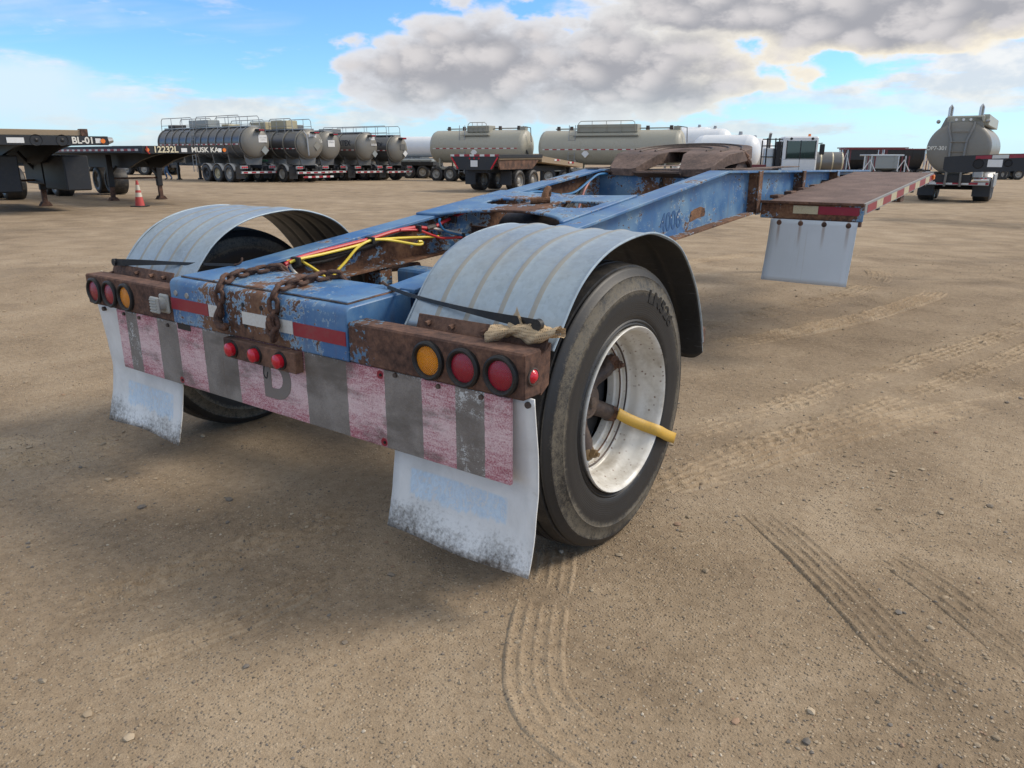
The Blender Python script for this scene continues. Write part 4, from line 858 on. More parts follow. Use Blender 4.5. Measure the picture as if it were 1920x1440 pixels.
# right-hand deck (catwalk), rising forward
DY0, DY1 = 3.955, 6.62
def dz(y): return 1.067 + (y-DY0)*0.0565
def deck():
    V = []; F = []
    A, Bq = [(0.615, DY0+0.004), (1.252, DY0+0.004)], [(0.57, DY1), (1.252, DY1)]
    top = [(0.615,DY0+0.004,dz(DY0)), (1.252,DY0+0.004,dz(DY0)), (1.252,DY1,dz(DY1)), (0.57,DY1,dz(DY1))]
    mb = MB().add(top + [(x, y, z-0.008) for x, y, z in top], [(0,1,2,3), (7,6,5,4), (0,4,5,1), (1,5,6,2), (2,6,7,3), (3,7,4,0)])
    d = part(mb, 'deck_plate', mDECK)
    rc = pbox('deck_end_channel', mRAILI, (0.5635, DY0-0.012, 0.945), (1.262, DY0+0.003, 1.0655), 0.004)
    pbox('channel_lip', mRUST, (0.5635, DY0-0.030, 1.050), (1.262, DY0-0.0125, 1.0685), 0.003, rc)
    pbox('reflective_tape', mTAPEY, (0.795, DY0-0.0145, 0.985), (0.965, DY0-0.0115, 1.040), 0.0, rc); pbox('reflective_tape', mTAPER, (0.967, DY0-0.0145, 0.985), (1.235, DY0-0.0115, 1.040), 0.0, rc)
    pbox('flap_bar', mRUST, (0.655, DY0-0.020, 0.912), (1.256, DY0+0.010, 0.9445), 0.003)
    side = MB().add([(1.2525,DY0,dz(DY0)), (1.266,DY0,dz(DY0)), (1.266,DY1,dz(DY1)), (1.2525,DY1,dz(DY1)), (1.2525,DY0,dz(DY0)-0.075), (1.266,DY0,dz(DY0)-0.075), (1.266,DY1,dz(DY1)-0.075), (1.2525,DY1,dz(DY1)-0.075)], [(0,1,2,3), (7,6,5,4), (0,4,5,1), (1,5,6,2), (2,6,7,3), (3,7,4,0)])
    sd = part(side, 'deck_side_rail', mSTEEL)
    y = DY0+0.07; k = 0
    while y < DY1-0.16:
        l = 0.27 if k % 2 == 0 else 0.20
        q = [(1.2675, y, dz(y)-0.068), (1.2675, y+l, dz(y+l)-0.068), (1.2675, y+l, dz(y+l)-0.014), (1.2675, y, dz(y)-0.014)]
        q2 = [(1.2655, a, b_) for _, a, b_ in q]
        part(MB().add(q+q2, [(0,1,2,3), (0,4,5,1), (1,5,6,2), (2,6,7,3), (3,7,4,0)]), 'reflective_tape', mTAPER if k % 2 == 0 else mTAPEY, sd); y += l+0.004; k += 1
    pbox('deck_lamp', mORNG, (1.267, DY1-0.075, dz(DY1)-0.06), (1.285, DY1-0.02, dz(DY1)-0.02), 0.004, sd)
    for y in (4.45, 5.05, 5.75, 6.35): pbox('deck_outrigger', mDARK, (0.49, y, dz(y)-0.10), (1.25, y+0.06, dz(y)-0.0095), 0.003)
    pbox('deck_block', mRUST, (1.16, 5.28, dz(5.3)-0.13), (1.245, 5.42, dz(5.3)-0.0095), 0.004)
    for k in range(7): pbox('wood_block', mWOOD if k == 9 else mRUST, (0.568, 4.10+k*0.33, 1.075+k*0.014), (0.63-k*0.006, 4.24+k*0.33, 1.098+k*0.014), 0.004)
    # flap
    rows = [[(0.648+(0.59)*u - 0.012*t, DY0-0.021-0.10*t**1.5*0.6 - 0.006*math.sin(u*3.1)*t, 0.9435-0.435*t - 0.016*u*t*0) for u in np.linspace(0, 1, 12)] for t in np.linspace(0, 1, 14)]
    f = part(MB().grid(rows), 'mud_flap', mFLAPD, None, 60); md = f.modifiers.new('s', 'SOLIDIFY'); md.thickness = 0.005
    for x in (0.71, 0.86, 1.02, 1.18): part(MB().lathe([(-0.010, 0.0), (-0.010, 0.010), (-0.006, 0.018), (0.002, 0.020)], 20, 'y', (x, DY0-0.022, 0.918)), 'rivet', mRUST, f)
deck()

# wiring along the inside of the left rail
def wire(pts, r, mat, name='wire'):
    return part(MB().tube(spline([(x, y, z) for x, y, z in pts], 7), r, 8), name, mat)
wire([(-0.4,0.48,0.915), (-0.4,0.559,0.936), (-0.4,0.67,0.950), (-0.4,0.833,0.966), (-0.395,0.995,0.983), (-0.39,1.168,1.009), (-0.39,1.324,1.016), (-0.39,1.442,1.003), (-0.395,1.503,1.014), (-0.4,1.681,1.058), (-0.4,1.80,1.080)], 0.0095, mWRED, 'air_hose')
wire([(-0.39,0.50,0.922), (-0.38,0.543,0.933), (-0.38,0.709,0.944), (-0.38,0.912,0.963), (-0.378,0.988,0.977), (-0.376,1.146,0.975), (-0.375,1.494,0.956)], 0.0068, mWYEL)
wire([(-0.36,0.70,0.79), (-0.37,0.731,0.837), (-0.37,0.812,0.895), (-0.37,0.889,0.951), (-0.37,0.966,0.978), (-0.37,1.043,0.979), (-0.365,1.135,0.965), (-0.36,1.287,0.933), (-0.36,1.338,0.930), (-0.362,1.340,0.942), (-0.365,1.317,0.945)], 0.0068, mWYEL)
wire([(-0.37,1.50,1.053), (-0.37,1.494,1.031), (-0.37,1.531,0.988), (-0.37,1.618,0.96), (-0.37,1.725,0.942), (-0.37,1.90,0.934)], 0.0065, mWBLU)
wire([(-0.385,1.45,1.005), (-0.38,1.537,0.987), (-0.378,1.665,0.961), (-0.375,1.748,0.936), (-0.375,1.86,0.912)], 0.0065, mWWHT)
wire([(-0.38,1.20,1.012), (-0.372,1.32,1.004), (-0.37,1.385,0.984), (-0.37,1.452,0.962), (-0.37,1.529,0.944), (-0.37,1.708,0.936), (-0.37,1.85,0.935)], 0.0068, mWRED)
wire([(-0.41,0.50,0.925), (-0.4,0.556,0.930), (-0.39,0.587,0.908), (-0.38,0.626,0.880), (-0.36,0.673,0.837), (-0.34,0.70,0.80)], 0.0068, mWYEL)
wire([(-0.4,0.54,0.935), (-0.4,0.52,0.928), (-0.4,0.506,0.914), (-0.395,0.515,0.887), (-0.38,0.54,0.854), (-0.37,0.56,0.82)], 0.0068, mWWHT); wire([(-0.41,0.53,0.932), (-0.41,0.512,0.915), (-0.405,0.508,0.885), (-0.40,0.52,0.85), (-0.39,0.54,0.82)], 0.0060, mWBLU)
wire([(-0.41,0.55,0.934), (-0.4,0.524,0.928), (-0.4,0.489,0.906), (-0.4,0.474,0.875), (-0.4,0.47,0.84)], 0.0070, mWPNK)
wire([(-0.46,0.45,0.885), (-0.455,0.622,0.915), (-0.45,0.70,0.914), (-0.45,0.829,0.921), (-0.45,1.003,0.936), (-0.45,1.20,0.985), (-0.45,1.4,1.01)], 0.013, mBLACK, 'loom'); wire([(-0.46,0.45,0.868), (-0.455,0.622,0.893), (-0.45,0.75,0.897), (-0.45,0.86,0.912), (-0.45,1.05,0.945), (-0.45,1.25,0.99)], 0.011, mBLACK, 'loom')
wire([(-0.4,2.28,1.13), (-0.4,2.421,1.155), (-0.4,2.561,1.149), (-0.4,2.748,1.126), (-0.4,2.932,1.135), (-0.4,3.107,1.197), (-0.4,3.243,1.245), (-0.4,3.38,1.250)], 0.0085, mWBLU, 'air_hose')
wire([(-0.4,3.13,1.205), (-0.4,3.064,1.145), (-0.4,3.023,1.082), (-0.4,2.99,1.02)], 0.0085, mWPNK, 'air_hose')
for k in range(4): wire([(-0.44,3.22-k*0.015,1.21), (-0.44,3.08-k*0.02,1.12), (-0.44,2.95-k*0.03,1.02)], 0.008, mBLACK, 'loom')
for y, z in ((0.53,0.930), (0.99,0.982), (1.33,1.015), (1.62,1.043), (1.69,0.945)): pbox('cable_tie', mBLACK, (-0.41, y-0.009, z-0.022), (-0.355, y+0.009, z+0.014), 0.003)
part(MB().tube([(-0.39,1.41,1.003), (-0.39,1.48,1.012)], 0.014, 8), 'hose_joint', mDRUM); part(MB().tube([(-0.375,1.49,0.956), (-0.375,1.515,0.955)], 0.010, 8), 'wire_cap', mBLACK); part(MB().tube([(-0.40,2.75,1.09), (-0.40,2.75,1.135)], 0.013, 8), 'hose_tee', mBRASS)
part(MB().cyl((0.10,0.335,0.86), (0.10,0.335,0.925), 0.03, 0.028, 14), 'cable_gland', mSTEEL); part(MB().cyl((0.145,0.345,0.88), (0.145,0.345,0.925), 0.024, 0.024, 14), 'cable_plug', mBLACK)
wire([(0.36,0.62,0.78), (0.37,0.60,0.84), (0.36,0.57,0.88)], 0.004, mRUST, 'bent_wire')

# ------------------------------------------------------------------ things lying on the trailer
def link_mesh(L=0.068, Wd=0.046, r=0.0088):
    pts = []; h = L/2-Wd/2+0.0; R_ = Wd/2-r
    for a in np.linspace(-PI/2, PI/2, 9): pts.append((h+R_*math.cos(a), R_*math.sin(a), 0))
    for a in np.linspace(PI/2, 3*PI/2, 9): pts.append((-h+R_*math.cos(a), R_*math.sin(a), 0))
    return MB().tube(pts, r, 9, True)
def chain(label, path, hook_end):
    rt = empty('chain', label, 'chain', path[0], 0, 'safety chains over the bumper box')
    Pp = spline(path, 12); d = [0]
    for a, b_ in zip(Pp, Pp[1:]): d.append(d[-1]+(b_-a).length)
    pitch = 0.0485; me = None; s_ = pitch/2; k = 0
    def at(t):
        t = min(max(t, 0), d[-1]-1e-6); i = max(j for j in range(len(d)) if d[j] <= t); i = min(i, len(Pp)-2); f = (t-d[i])/(d[i+1]-d[i]); return Pp[i].lerp(Pp[i+1], f)
    while s_ < d[-1]:
        c = at(s_); t = (at(s_+0.02)-at(s_-0.02)).normalized(); side = Vector((1,0,0)); side = (side-t*side.dot(t)).normalized(); nn = t.cross(side)
        roll = (0.80 if k % 2 else -0.72) + random.uniform(-0.2, 0.2); yv = side*math.cos(roll)+nn*math.sin(roll); zv = t.cross(yv)
        M4 = Matrix((t, yv, zv)).transposed().to_4x4(); M4.translation = c - Vector(path[0])
        if me is None: o = link_mesh().build('chain_link', mCHAIN, rt); me = o.data
        else: o = bpy.data.objects.new('chain_link', me); COL.objects.link(o); o.parent = rt
        o.matrix_local = M4; s_ += pitch; k += 1
    e = Vector(path[-1]) - Vector(path[0])
    if hook_end:
        hp = spline([e+Vector(q) for q in ((0,0,0.012), (-0.012,-0.004,-0.012), (-0.018,-0.006,-0.035), (-0.004,-0.008,-0.058), (0.022,-0.008,-0.062), (0.036,-0.006,-0.052))], 6)
        MB().tube(hp, [0.011+0.006*math.sin(PI*i/len(hp)) for i in range(len(hp))], 10).build('chain_hook', mCHAIN, rt)
    else:
        for k_ in range(3):
            o = bpy.data.objects.new('chain_link', me); COL.objects.link(o); o.parent = rt
            M4 = Matrix.Rotation(PI/2+0.25*(k_-1), 4, 'Y') @ Matrix.Rotation(0.5+1.1*k_, 4, 'X'); M4.translation = e+Vector((0.014-0.020*(k_ % 2), -0.012, -0.008-0.022*k_)); o.matrix_local = M4
chain('rusty chain over the bumper box ending in an open hook', [(-0.19,0.33,0.915), (-0.19,0.29,0.944), (-0.215,0.20,0.938), (-0.205,0.10,0.935), (-0.175,0.035,0.929), (-0.158,-0.010,0.905), (-0.160,-0.016,0.86), (-0.158,-0.016,0.815)], True)
chain('rusty chain over the bumper box with its end links bunched up', [(0.175,0.335,0.905), (0.165,0.295,0.944), (0.135,0.21,0.940), (0.145,0.11,0.936), (0.158,0.035,0.930), (0.170,-0.010,0.905), (0.172,-0.016,0.86), (0.168,-0.018,0.822)], False)
def strap(label, pts, flat_end):
    q = spline(pts, 10); n = len(q); rows = []
    mb = MB(); V = []; F = []
    for i, p in enumerate(q):
        t = i/(n-1); wd = 0.006 + 0.010*sstep(np.float64(t), 0.35, 1.0); th = 0.0045
        V += [p+Vector((0,-0.2*wd,wd)), p+Vector((0,th,wd*0.8)), p+Vector((0,th+0.2*wd,-wd)), p+Vector((0,-th,-wd))]
    for i in range(n-1):
        for k in range(4): F.append((4*i+k, 4*i+(k+1) % 4, 4*i+4+(k+1) % 4, 4*i+4+k))
    F += [(0,1,2,3), (4*n-4,4*n-3,4*n-2,4*n-1)]
    rt = empty('rubber_strap', label, 'strap', tuple(q[0]), 0, 'rubber tie-down straps'); mb.add([v-q[0] for v in V], F); mb.build('strap_band', mBLACK, rt)
    e = q[-1]-q[0]; MB().cyl(e+Vector((0,-0.008,0)), e+Vector((0,0.010,0)), 0.017, 0.017, 16).build('strap_eye', mBLACK, rt)
    MB().tube(spline([Vector((0.01,0,0)), Vector((-0.02,0.005,0.006)), Vector((-0.04,0.015,0.012)), Vector((-0.045,0.03,0.0))] if e.x > 0 else [Vector((-0.01,0,0)), Vector((0.02,0.005,0.006)), Vector((0.03,0.015,0.02)), Vector((0.025,0.02,0.03))], 5), 0.0045, 8).build('wire_hook', mRUST, rt)
strap('black rubber strap stretched across the near fender beside the burlap rag', [(0.47,0.262,0.932), (0.62,0.225,0.922), (0.85,0.185,0.915), (1.05,0.150,0.913), (1.225,0.118,0.916)], True)
strap('black rubber strap stretched across the far fender', [(-0.47,0.275,0.930), (-0.70,0.225,0.922), (-0.95,0.175,0.912), (-1.20,0.120,0.900)], True)
def rag():
    rt = empty('burlap_rag', 'torn tan burlap rag knotted round the right end of the bumper', 'rag', (1.16, 0.10, 0.858))
    def sheet(name, f, nu, nv, par):
        rows = [[f(u/nu, v/nv) for v in range(nv+1)] for u in range(nu+1)]; mb = MB().grid(rows); me = bpy.data.meshes.new(name); me.from_pydata(mb.v, [], mb.f); me.materials.append(mBURL); me.shade_smooth()
        uv = me.uv_layers.new(name='UVMap')
        for p in me.polygons:
            for li in p.loop_indices: vi = me.loops[li].vertex_index; uv.data[li].uv = ((vi//(nv+1))/nu, (vi % (nv+1))/nv)
        o = bpy.data.objects.new(name, me); COL.objects.link(o); o.parent = par; return o
    def main(u, v):      # a loose roll of cloth along the tube top
        a = v*2*PI*1.15; r = 0.021 + 0.004*math.sin(u*11+1) + 0.005*math.sin(a*2+u*9) + 0.003*math.sin(a*5+u*31); pinch = 1-0.35*math.exp(-((u-0.30)/0.06)**2)
        return (-0.085+0.215*u, -0.012+0.055*u + 1.3*r*pinch*math.cos(a), 0.020+0.016*u-0.004*math.cos(u*9) + r*pinch*math.sin(a))
    sheet('rag_roll', main, 40, 22, rt)
    def flapf(u, v): return (-0.045+0.085*u + 0.012*math.sin(v*5), 0.015+0.02*v+0.01*math.sin(u*8), 0.026 + 0.078*(1-abs(u-0.42)*1.9)*v + 0.004*math.sin(u*14))
    sheet('rag_corner', flapf, 16, 12, rt)
    for k in range(9):
        x = 0.125+0.006*random.random(); z = 0.02+0.034*random.random(); MB().tube([(x, 0.04+0.02*random.random(), z), (x+0.008, 0.05, z-0.004), (x+0.006+0.01*random.random(), 0.05, z-0.018-0.02*random.random())], 0.0008, 4).build('loose_thread', mBURL, rt)
rag()

# ------------------------------------------------------------------ the yard behind
def place(name, label, cat, u, dep, hl, hd, group=None):
    """survey a vehicle: bearing column u, distance dep, heading (right, away); local +y runs from its near end along the heading"""
    lat = px(u, dep); x, y, z = W(lat, (dep-0.41)/0.9565); dx = hl*RX+hd*FX; dy = hl*RY+hd*FY
    return empty(name, label, cat, (x, y, z), math.atan2(-dx, dy), group)
_wc = {}
def wheel(par, x, y, r=0.51, w=0.29, rim=None, z=None):
    k = (r, w)
    if k not in _wc:
        _wc[k] = (MB().lathe([(-w/2+0.02, r*0.57), (-w/2, r*0.62), (-w/2-0.01, r*0.82), (-w/2+0.03, r*0.97), (-w/2+0.06, r), (w/2-0.06, r), (w/2-0.03, r*0.97), (w/2+0.01, r*0.82), (w/2, r*0.62), (w/2-0.02, r*0.57)], 32, 'x'),
                  MB().lathe([(w/2-0.012, r*0.60), (w/2-0.03, r*0.55), (w/2-0.10, r*0.50), (w/2-0.12, r*0.30), (w/2-0.08, r*0.27), (w/2-0.05, r*0.16), (w/2-0.05, 0.01), (-w/2+0.05, 0.01), (-w/2+0.05, r*0.16), (-w/2+0.08, r*0.27), (-w/2+0.12, r*0.30), (-w/2+0.10, r*0.50), (-w/2+0.03, r*0.55), (-w/2+0.012, r*0.60)], 24, 'x'))
        _wc[k] = list(_wc[k]) + [None, None]
    c = _wc[k]
    if c[2] is None:
        t = c[0].build('wheel', mTBG, par); rr = c[1].build('rim', rim or mWRIM, t); c[2], c[3] = t.data, rr.data
    else:
        t = bpy.data.objects.new('wheel', c[2]); COL.objects.link(t); t.parent = par; rr = bpy.data.objects.new('rim', c[3]); COL.objects.link(rr); rr.parent = t
        if rim: rr.material_slots[0].link = 'OBJECT'; rr.material_slots[0].material = rim
    t.location = (x, y, r if z is None else z); return t
def arc_fender(par, x0, x1, y, r, mat, a0=0.25, a1=PI-0.25):
    rows = [[(x0, y+r*math.cos(a), 0.51+r*math.sin(a)), (x1, y+r*math.cos(a), 0.51+r*math.sin(a))] for a in np.linspace(a0, a1, 14)]
    o = MB().grid(rows).build('wheel_guard', mat, par); md = o.modifiers.new('s', 'SOLIDIFY'); md.thickness = 0.02; return o
def ladder(par, x, y, z0, z1, wdt=0.36, axis='y', mat=None, step=0.30, lean=0.0):
    mat = mat or mSTEEL; mb = MB()
    ld = None
    for s_ in (-1, 1):
        p0 = (x, y+s_*wdt/2, z0) if axis == 'y' else (x+s_*wdt/2, y, z0); p1 = (x-lean, y+s_*wdt/2, z1) if axis == 'y' else (x+s_*wdt/2, y-lean, z1); mb.cyl(p0, p1, 0.022, 0.022, 6)
    ld = mb.build('ladder', mat, par); z = z0+0.12
    while z < z1-0.05:
        f = (z-z0)/(z1-z0); a, b_ = ((x-lean*f, y-wdt/2, z), (x-lean*f, y+wdt/2, z)) if axis == 'y' else ((x-wdt/2, y-lean*f, z), (x+wdt/2, y-lean*f, z)); MB().cyl(a, b_, 0.016, 0.016, 6).build('rung', mat, ld); z += step
    return ld
def railing(par, x, y0, y1, z, h=0.55, n=6, mat=None):
    mat = mat or mSTEEL; r = None
    mb = MB().tube([(x, y0, z), (x, y0+0.06, z+h*0.85), (x, y0+0.2, z+h), (x, y1-0.2, z+h), (x, y1-0.05, z+h*0.8), (x, y1, z)], 0.022, 6); r = mb.build('guard_rail', mat, par)
    MB().cyl((x, y0+0.03, z+h*0.45), (x, y1-0.03, z+h*0.45), 0.016, 0.016, 6).build('rail_bar', mat, r)
    for k in range(1, n): y = y0+(y1-y0)*k/n; MB().cyl((x, y, z-0.1), (x, y, z+h), 0.018, 0.018, 6).build('rail_post', mat, r)
    return r
def tank_shell(par, L, R, zc, mat, endmat, sx=1.0, y0=0.0, cap=0.34, n=64):
    prof_b = [(y0, R), (y0+L, R)]; mb = MB(); V = []; 
    def ring(prof, m, name):
        q = MB().lathe(prof, n, 'y'); q.v = [(a*sx, b_, c+zc) for a, b_, c in q.v]; return q.build(name, m, par)
    t = ring([(y0+L*k/6, R) for k in range(7)], mat, 'tank')
    capp = [(y0-cap*math.sqrt(max(0, 1-(r/R)**2.3)), r) for r in [0.001]+list(np.linspace(0.08, 1, 14)**0.8*R)]
    e = MB().lathe(capp, n, 'y'); e.v = [(a*sx, b_, c+zc) for a, b_, c in e.v]; e.build('tank_end', endmat, par)
    e = MB().lathe([(2*y0+L-a, r) for a, r in capp], n, 'y'); e.v = [(a*sx, b_, c+zc) for a, b_, c in e.v]; e.build('tank_end', endmat, par)
    return t
def hoop(par, y, R, zc, mat, sx=1.0, w=0.07, t=0.045):
    q = MB().lathe([(y-w/2, R-0.01), (y-w/2, R+t), (y+w/2, R+t), (y+w/2, R-0.01)], 56, 'y'); q.v = [(a*sx, b_, c+zc) for a, b_, c in q.v]; return q.build('stiffening_ring', mat, par)
def decal_y(par, s, size, mat, x, y, z, side=1, name='lettering', bold=0.0):    # text on a vehicle's right (+x) or left flank
    return text(s, size, mat, par, frame((x, y, z), (0, side, 0), (0,0,1)), name, 0.004, bold)
def decal_r(par, s, size, mat, x, y, z, name='lettering', bold=0.0): return text(s, size, mat, par, frame((x, y, z), (1,0,0), (0,0,1)), name, 0.004, bold)
def diamond(par, x, y, z, r, mat, ax='y', name='placard'):
    pts = [(0, r), (r, 0), (0, -r), (-r, 0)]
    mb = MB().prism([(x+a, z+b_) for a, b_ in pts], 'y', y, y+0.015) if ax == 'y' else MB().prism([(y+a, z+b_) for a, b_ in pts], 'x', x, x+0.015)
    return mb.build(name, mat, par)
def rear_gear(par, axles, wdt=2.5, mat=None, bz=0.72, tape=True, guard=True, pipe=True, y0=0.0):
    mat = mat or mDARK
    for s_ in (-1, 1):
        MB().box((s_*0.45-0.06, y0+0.1, 0.80), (s_*0.45+0.06, axles[-1]+1.2, 1.02), 0.01).build('chassis_rail', mat, par)
        for k, y in enumerate(axles):
            wheel(par, s_*(wdt/2-0.30), y, 0.51, 0.58, [mWRIM, mTAN, mDARK2][k % 3])
            if guard: arc_fender(par, s_*(wdt/2-0.02), s_*(wdt/2-0.62), y, 0.60, mSTEEL)
        f = MB().box((s_*(wdt/2-0.62), axles[0]-0.74, 0.22), (s_*(wdt/2-0.02), axles[0]-0.72, 0.95), 0.004).build('mud_flap', mDARK2, par)
        lb_ = MB().box((s_*0.72, y0-0.16, 0.80), (s_*(wdt/2-0.04), y0-0.08, 0.98), 0.01).build('lamp_panel', mSTEEL, par)
        for k in range(3): MB().cyl((s_*(0.80+k*0.14), y0-0.185, 0.89), (s_*(0.80+k*0.14), y0-0.155, 0.89), 0.05, 0.05, 12).build('tail_lamp', mLRED2, lb_)
    for y in axles: MB().cyl((-wdt/2+0.5, y, 0.51), (wdt/2-0.5, y, 0.51), 0.07, 0.07, 8).build('axle', mDARK, par)
    bb = MB().box((-wdt/2+0.06, y0-0.22, bz-0.20), (wdt/2-0.06, y0-0.10, bz-0.06), 0.01).build('bumper_bar', mSTEEL, par)
    if tape: MB().box((-wdt/2+0.07, y0-0.224, bz-0.17), (wdt/2-0.07, y0-0.219, bz-0.09)).build('bumper_tape', mSTRX, bb)
    for x in (-0.5, 0.5): MB().box((x-0.04, y0-0.18, bz-0.06), (x+0.04, y0-0.10, 0.86), 0.0).build('bumper_bracket', mat, bb)
def tanker(root, L, R, zc, mat, endmat, axles, rings, sx=1.0, ringmat=None, tapez=None, rail=None, hatches=(), ladder_y=None, wdt=2.5, left=False):
    tank_shell(root, L, R, zc, mat, endmat, sx)
    for y in rings: hoop(root, y, R, zc, ringmat or mRING, sx)
    fs = 1
    if tapez is not None:
        xx = fs*sx*math.sqrt(max(0.01, R*R-(tapez-zc)**2))
        for s_ in (-1, 1): MB().box((s_*(xx+0.004), 0.15, tapez-0.03), (s_*(xx-0.012), L-0.15, tapez+0.03)).build('side_tape', mSTRY, root)
    rear_gear(root, axles, wdt)
    for y in np.linspace(0.25, L*0.92, 6): MB().prism([(-0.50,1.02), (0.50,1.02), (0.62,zc-R*0.70), (-0.62,zc-R*0.70)], 'y', y, y+0.10).build('tank_saddle', mTANKG, root)
    MB().box((-0.35*sx, -0.02, zc+R-0.03), (0.35*sx, L, zc+R+0.05), 0.01).build('walkway', mSTEEL, root)
    for y0, y1, h, m in hatches: 
        hb = MB().box((-0.42, y0, zc+R+0.04), (0.42, y1, zc+R+0.04+h), 0.03).build('hatch_box', m, root)
    if rail:
        for x in (-0.62, 0.62):
            for y0, y1 in rail: railing(root, x*sx, y0, y1, zc+R*0.80, 0.20*R+0.62, max(3, int((y1-y0)/1.1)))
    if ladder_y is not None: ladder(root, -sx*R-0.05, ladder_y, 0.55, zc+R*0.9, 0.4, 'y', None, 0.3, -R*0.05)
    # front running gear: landing legs and a tractor-side axle group
    for s_ in (-1, 1):
        MB().box((s_*0.75-0.07, L*0.80, 0.10), (s_*0.75+0.07, L*0.80+0.14, 1.1), 0.0).build('landing_leg', mDARK, root); MB().box((s_*0.75-0.13, L*0.80-0.06, 0.0), (s_*0.75+0.13, L*0.80+0.2, 0.10), 0.01).build('leg_foot', mDARK, root)
        MB().box((s_*0.45-0.05, L*0.4, 0.92), (s_*0.45+0.05, L*0.97, 1.10), 0.0).build('chassis_rail', mDARK, root)
    sgn = MB().box((-0.06, -0.60, zc+R*0.70), (0.34, -0.08, zc+R*0.84), 0.02).build('marker_lamp_box', mDARK2, root)
    for k in range(3): MB().box((-0.02+k*0.12, -0.608, zc+R*0.74), (0.06+k*0.12, -0.60, zc+R*0.80)).build('marker_lamp', mLRED2, sgn)
    return root
GRP = 'parked tank trailers'
HL, HD = -0.78, 0.62
t1 = place('tank_trailer', 'long dark grey tank trailer with full-length top railing, leftmost of the tankers', 'tank trailer', 484, 45.5, HL, HD, GRP)
tanker(t1, 9.6, 0.90, 2.30, mTANKD, mTANKE, (1.1, 2.35, 3.6), np.linspace(0.12, 9.5, 12), 1.05, mTANKG, 2.2, [(0.3, 5.2), (5.5, 9.4)], [(4.2, 6.4, 0.42, mGREYL), (8.2, 9.0, 0.2, mDARK2), (2.0, 2.7, 0.12, mTAN)], 5.2)
pl_ = MB().box((0.05, -0.34, 2.30), (0.62, -0.33, 2.72), 0.0).build('sign_plate', mWHITE2, t1); decal_r(pl_, 'NO STEP\nCLEAN', 0.12, mTXTD, 0.335, -0.336, 2.50)
diamond(t1, 0.42, -0.36, 1.85, 0.26, mGREYL); MB().tube([(1.0,0.4,1.25), (1.0,4.5,1.28)], 0.06, 8).build('hose', mGREEN, t1)
t2 = place('tank_trailer', 'black ribbed tank trailer with tan hatch boxes on top', 'tank trailer', 585, 46.5, HL, HD, GRP)
tanker(t2, 7.6, 0.84, 2.26, mTANKD, mTANKE, (1.3, 2.6), np.linspace(0.1, 7.5, 7), 1.12, mRING, 2.0, [(0.6, 3.0), (3.4, 7.2)], [(1.6, 3.2, 0.50, mTAN), (3.8, 5.4, 0.46, mTAN)])
MB().box((-0.25, -0.30, 2.55), (0.30, -0.29, 2.86), 0.0).build('sign_plate', mWHITE2, t2); decal_r(t2, 'T26', 0.26, mPLATEW, 0.55, -0.27, 2.42); diamond(t2, 0.28, -0.36, 2.14, 0.26, mRING); MB().tube([(-0.55,-0.20,3.0), (-0.45,-0.36,2.75), (-0.40,-0.40,1.6)], 0.05, 8).build('drain_pipe', mSTEEL, t2)
MB().box((-1.1,-0.70,0.30), (1.1,-0.60,0.40), 0.0).build('low_bumper', mSTRX, t2)
t3 = place('tank_trailer', 'olive grey tank trailer with small white sign plate, mostly hidden behind the black ribbed one', 'tank trailer', 620, 49.6, HL, HD, GRP)
tanker(t3, 7.6, 0.88, 2.24, mTANKE, mTANKE, (1.3, 2.6), np.linspace(0.1, 7.5, 6), 1.0, mRING, 2.0, None, [(3.0, 5.2, 0.4, mTANKG)])
pl_ = MB().box((-0.32, -0.35, 2.15), (0.22, -0.34, 2.56), 0.0).build('sign_plate', mWHITE2, t3); decal_r(pl_, 'DRAIN', 0.13, mTXTD, -0.05, -0.346, 2.42)
t4 = place('tank_trailer', 'grey tank trailer with dark lettering and white arrows on its end', 'tank trailer', 690, 51.0, HL, HD, GRP)
tanker(t4, 7.6, 0.87, 2.22, mTANKG, mTANKE, (1.3, 2.6), np.linspace(0.1, 7.5, 5), 1.0, mRING, 2.0, None, [(3.0, 4.4, 0.25, mTANKG)])
decal_y(t4, 'VORTEX', 0.50, mTXTD, -0.868, 1.55, 2.42, -1, 'lettering', 0.012); MB().box((0.0, -0.30, 2.62), (0.48, -0.29, 2.92), 0.0).build('sign_plate', mWHITE2, t4); diamond(t4, 0.40, -0.36, 1.75, 0.24, mGREYL)
for k in range(3): MB().prism([(0.1+k*0.17, 2.28), (0.24+k*0.17, 2.28), (0.17+k*0.17, 2.44)], 'y', -0.37, -0.355).build('arrow_mark', mWHITE2, t4)
t5 = place('tank_trailer', 'dark tank trailer with blank grey end plate, rightmost of the dark tankers', 'tank trailer', 747, 52.6, HL, HD, GRP)
tanker(t5, 7.6, 0.86, 2.12, mTANKD, mTANKE, (1.3, 2.6), np.linspace(0.1, 7.5, 5), 1.0, mRING, 2.0, [(0.3, 7.2)], [(3.0, 4.4, 0.2, mTANKG)])
decal_y(t5, 'VORTEX', 0.50, mTXTD, -0.842, 1.55, 2.34, -1, 'lettering', 0.012); MB().box((-0.05, -0.37, 2.05), (0.40, -0.36, 2.42), 0.0).build('end_plate', mTANKG, t5); diamond(t5, 0.40, -0.36, 1.80, 0.22, mWHITE2)

